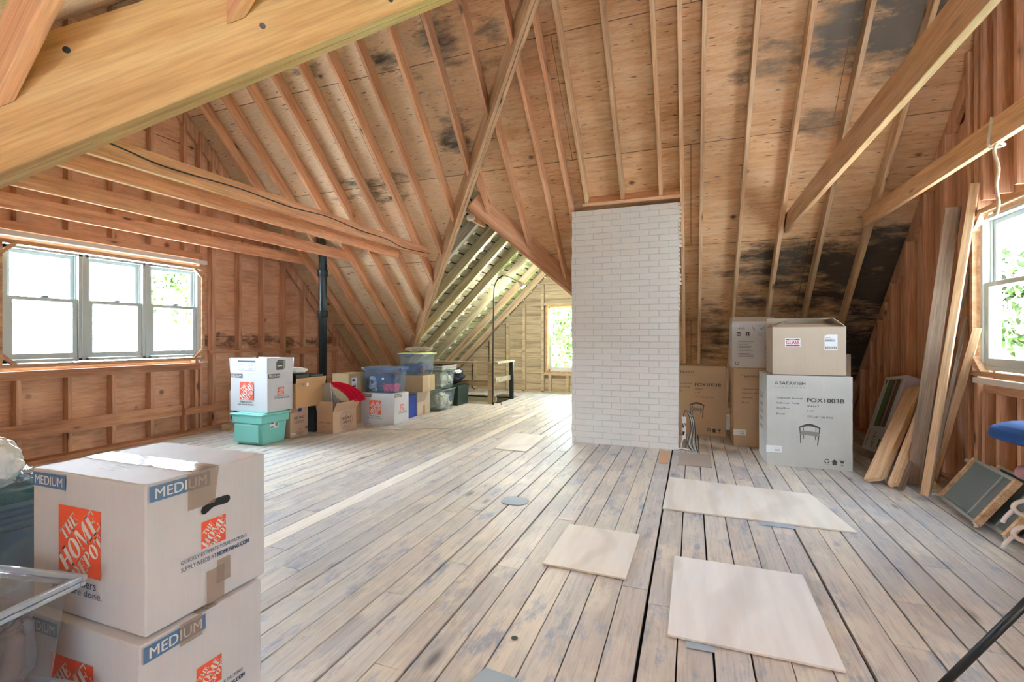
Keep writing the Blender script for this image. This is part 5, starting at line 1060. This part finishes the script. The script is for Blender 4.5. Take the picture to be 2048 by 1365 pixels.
# outlet and wires at the chimney's right foot
root = empty('outlet_box', (-.085, 5.50, 0), 'paint-spattered outlet box with wires at the right foot of the chimney', 'outlet')
m = MB(); m.box(-.008, -.035, .12, .035, .02, .36); m.build('metal_box', M['whitep'], root, bevel=.003); m = MB(); m.box(.0, -.04, .24, .03, -.034, .29); m.build('socket', M['black'], root); m = MB(); m.box(.0, -.04, .16, .03, -.034, .20); m.build('socket', M['black'], root)
for k in range(5):
    m = MB(); m.tube(smooth_path([Vector(q) for q in ((.01, -.04, .36), (.03, -.05, .43), (.07 + .008 * k, -.03, .36), (.085 + .01 * k, -.02, .22), (.05 + .02 * k, -.04, .08), (.09 + .015 * k, -.06 - .01 * k, .012))]), .005, 6); m.build('wire', M['white'] if k % 2 else M['iron'], root, smooth=True)
m = MB(); m.tube(smooth_path([Vector(q) for q in ((-.02, -.06, .02), (.0, -.07, .12), (.03, -.07, .2), (.01, -.06, .3))]), .007, 6); m.tube([(-.10, -.09, .01), (.0, -.08, .03), (.08, -.06, .01)], .007, 6); m.build('wire', M['whitep'], root, smooth=True)
# cable on the upper tie
m = MB(); pts = [Vector((-3.446, y, z)) for y, z in ((1.25, 2.405), (1.9, 2.435), (2.3, 2.40), (2.9, 2.42), (3.4, 2.405), (3.9, 2.43), (4.4, 2.40), (4.9, 2.40), (5.2, 2.36), (5.5, 2.365), (5.8, 2.385))]
m.tube(smooth_path(pts), .0055, 6); tag(m.build('electric_cable', plain('dark cable', '#2b2629', .5), None, smooth=True), 'dark cable stapled along the uppermost left ceiling tie', 'cable')
# rope on the lower right tie
m = MB(); m.tube(smooth_path([Vector(q) for q in ((1.645, 3.60, 2.49), (1.640, 3.61, 2.41), (1.642, 3.62, 2.325), (1.70, 3.60, 2.32), (1.66, 3.58, 2.33), (1.645, 3.58, 2.28), (1.66, 3.57, 2.18), (1.655, 3.58, 2.08), (1.66, 3.57, 1.98), (1.652, 3.575, 1.91))]), .009, 8); tag(m.build('rope', plain('pale rope', '#cfc0a8', .8, bump=.6, bscale=90), None, smooth=True), 'frayed pale rope knotted round the lower right ceiling tie', 'rope')
# smoke alarm under the wing ridge
root = empty('smoke_alarm', (-2.62, 5.53, 2.72), 'round white smoke alarm at the apex of the wing opening', 'smoke alarm'); root.rotation_euler = (math.radians(52), 0, math.radians(18))
m = MB(); m.tube([(0, 0, 0), (0, 0, .03)], .055, 28); m.build('alarm_body', M['whitep'], root, bevel=.006); m = MB(); m.tube([(0, 0, .03), (0, 0, .036)], .03, 20); m.build('grille', M['white'], root)
m = MB(); m.box(-2.64, 5.54, 2.70, -2.60, 5.95, 2.93); tag(m.build('ridge_block', M['rafter'], None), 'short orange block under the ridge behind the smoke alarm', 'block')
# stair rail and lamp
root = empty('stair_railing', (-3.41, 8.10, 0), 'old painted railing round the stairwell in the far wing', 'railing')
def rp(nm, box, mat='oldtan'): m = MB(); m.box(*box); return m.build(nm, M[mat], root, bevel=.003)
rp('post', (-.07, -.04, 0, .03, .04, .73)); rp('post', (.03, .80, 0, .11, .86, .73), 'iron'); rp('top_rail', (-1.65, -.05, .73, .05, .05, .765)); rp('top_rail', (.0, -.02, .732, .12, .90, .765), 'old'); rp('mid_rail', (-1.65, -.015, .32, -.05, .02, .42)); rp('mid_rail', (.03, .03, .38, .06, .82, .47), 'old'); rp('post', (-1.65, -.04, 0, -1.56, .04, .73))
rp('toe_board', (-1.65, -.03, .0, -.05, .03, .03), 'whitep'); rp('far_kerb', (-1.65, 1.27, .0, .02, 1.31, .03), 'whitep')
root = empty('floor_lamp', (-3.355, 8.02, 0), 'tall thin black gooseneck lamp pole beside the stair railing post', 'lamp')
pts = [Vector(q) for q in ((0, 0, 0), (.0, 0, .9), (.01, 0, 1.8), (.03, 0, 2.12), (.09, 0, 2.26), (.19, 0, 2.33))]; m = MB(); m.tube(smooth_path(pts), .014, 10); m.build('pole', M['iron'], root, smooth=True)
m = MB(); m.tube(smooth_path([Vector(q) for q in ((.19, 0, 2.33), (.30, 0, 2.30), (.42, 0, 2.24), (.52, 0, 2.18))]), .009, 8); m.build('arm', M['steel'], root, smooth=True)
m = MB(); m.tube([(.50, 0, 2.20), (.55, 0, 2.15), (.58, .0, 2.11)], [.02, .045, .055], 14); m.build('lamp_head', M['whitep'], root, smooth=True); ll = bpy.data.lights.new('lamp_bulb', 'POINT'); ll.energy = 90; ll.shadow_soft_size = .03; ll.color = (1, .96, .85); lo_ = bpy.data.objects.new('lamp_bulb', ll); COL.objects.link(lo_); lo_.parent = root; lo_.location = (.60, 0, 2.07); m = MB(); m.box(.01, -.03, .05, .06, .03, .16); m.build('junction_box', M['old'], root, bevel=.004)
m = MB(); m.tube(smooth_path([Vector(q) for q in ((.06, 0, .14), (.12, -.02, .18), (.15, -.03, .1), (.17, -.03, .01))]), .006, 6); m.build('cord', M['iron'], root, smooth=True)

# ------------------------------------------------------------------ outdoors
GR = plain('lawn', '#8fb04c', .9, var=.2, bscale=.6); PV = plain('sunlit paving', '#e9e6e0', .9, var=.1, bscale=.8)
m = MB(); m.box(-60, 11, -6.1, 60, 60, -6.0); tag(m.build('ground', GR), kind='structure'); m = MB(); m.box(-60, -60, -6.1, 60, 11, -6.0); tag(m.build('ground', PV), kind='structure')
LEAF = plain('leaves', '#3a4a2b', 1, spec=0, var=.5, bscale=2); BARK = plain('bark', '#6f6253', .9)
def tree(x, y, z, R_, label, n=1400, seed=1, base=-6.0, leaf=LEAF):
    root = empty('tree', (x, y, base), label, 'tree', 'trees outside the windows'); r = random.Random(seed); m = MB(); cz = z - base
    cl = [(Vector((r.gauss(0, .42), r.gauss(0, .42), r.gauss(0, .38))) * R_, r.uniform(.25, .5) * R_) for _ in range(14)]
    for k in range(n):
        c, s = r.choice(cl); d = Vector((r.gauss(0, 1), r.gauss(0, 1), r.gauss(0, 1))).normalized() * s * r.uniform(.5, 1.0); p = c + d + Vector((0, 0, cz)); a_ = Vector((r.gauss(0, 1), r.gauss(0, 1), r.gauss(0, 1))).normalized(); b_ = a_.orthogonal().normalized(); w = r.uniform(.12, .24) * (R_ / 2.5) ** .5
        m.add([p - a_ * w, p - b_ * w * .6, p + a_ * w, p + b_ * w * .6], [(0, 1, 2, 3)])
    m.build('foliage', leaf, root); m = MB(); m.tube([(0, 0, 0), (.1, 0, cz * .6), (0, .1, cz)], [.25, .18, .08], 10)
    for c, s in cl[:6]: m.tube([(0, 0, cz * .7), tuple(c * .8 + Vector((0, 0, cz)))], [.08, .03], 6)
    m.build('trunk', BARK, root)
tree(-19.0, 13.2, 3.2, 1.15, 'tree behind the neighbour roof, seen in the right pane of the triple window', 900, 3)
tree(11.0, 9.0, 2.2, 3.4, 'leafy tree close outside the right hand window', 2600, 4); tree(9.6, 19.5, 2.4, 3.1, 'second leafy tree outside the right hand window', 2200, 7); tree(8.0, 3.2, -1.5, 2.0, 'low bush tree outside the right hand window', 1500, 9)
tree(-2.5, 21, 2.0, 2.9, 'leafy tree outside the far wing window', 2600, 5); tree(-8.5, 27, .5, 3.4, 'lower tree outside the far wing window', 2200, 6); tree(3.2, 19, -.5, 2.4, 'bushy tree behind the chimney side of the far wing window', 1500, 8)
tree(2.5, -11, 1.5, 3.4, 'tree in front of the house, behind the camera', 1200, 10)
# neighbour house with a shingle roof
def shingles():
    m, nt, b = new('blue grey shingles'); tc = N(nt, 'ShaderNodeTexCoord'); br = N(nt, 'ShaderNodeTexBrick'); nt.links.new(tc.outputs['Object'], br.inputs['Vector'])
    for k, v in (('Scale', 1.0), ('Mortar Size', .008), ('Brick Width', .5), ('Row Height', .2)): br.inputs[k].default_value = v
    br.inputs['Color1'].default_value = lin('#1b1e20'); br.inputs['Color2'].default_value = lin('#16191b'); br.inputs['Mortar'].default_value = lin('#05080a'); nt.links.new(br.outputs['Color'], b.inputs['Base Color']); b.inputs['Roughness'].default_value = 1; b.inputs['Specular IOR Level'].default_value = 0; return m
root = empty('neighbour_house', (-27.2, 2.0, -6), 'neighbouring house with a blue-grey shingle roof, low in the left window', 'house')
m = MB(); m.box(-8.8, -9.6, 0, 8.8, 7.3, 6.0); m.prism([(8.8, 7.3, 6.0), (-8.8, 7.3, 6.0), (0, 7.3, 11.0)], (0, -16.9, 0)); m.build('wall', plain('dark grey siding', '#3c4044', 1, spec=0), root)  # siding in one even dark grey
for sg in (1, -1):
    ex = Vector((0, 1, 0)); ey = Vector((sg * 9.6, 0, -5.55)).normalized(); ez = ex.cross(ey); L = 11.09
    m = MB(); m.box(-11.5, 0, -.04, 7.6, L, .04); o = m.build('roof', shingles() if sg == 1 else bpy.data.materials['blue grey shingles'], root); o.matrix_local = Matrix.Translation((0, 0, 11.29)) @ Matrix((ex, ey, ez)).transposed().to_4x4()
# unseen pale slabs added below the side windows to bounce sunlight up at the rafters
BOUNCE = plain('pale bounce slab', '#eceae6', .9, spec=.1)
for x0, x1, l in ((-10.2, -6.25, 'unseen pale slab added below the triple window to bounce light up'), (2.4, 5.6, 'unseen pale slab added below the right hand window to bounce light up')):
    m = MB(); m.box(x0, -1.5, -.75, x1, 8.5, -.6); m.box(x0, -1.5, -6, x0 + .2, -1.3, -.75); m.box(x1 - .2, 8.3, -6, x1, 8.5, -.75); o = m.build('bounce_slab', BOUNCE); o['kind'] = 'structure'
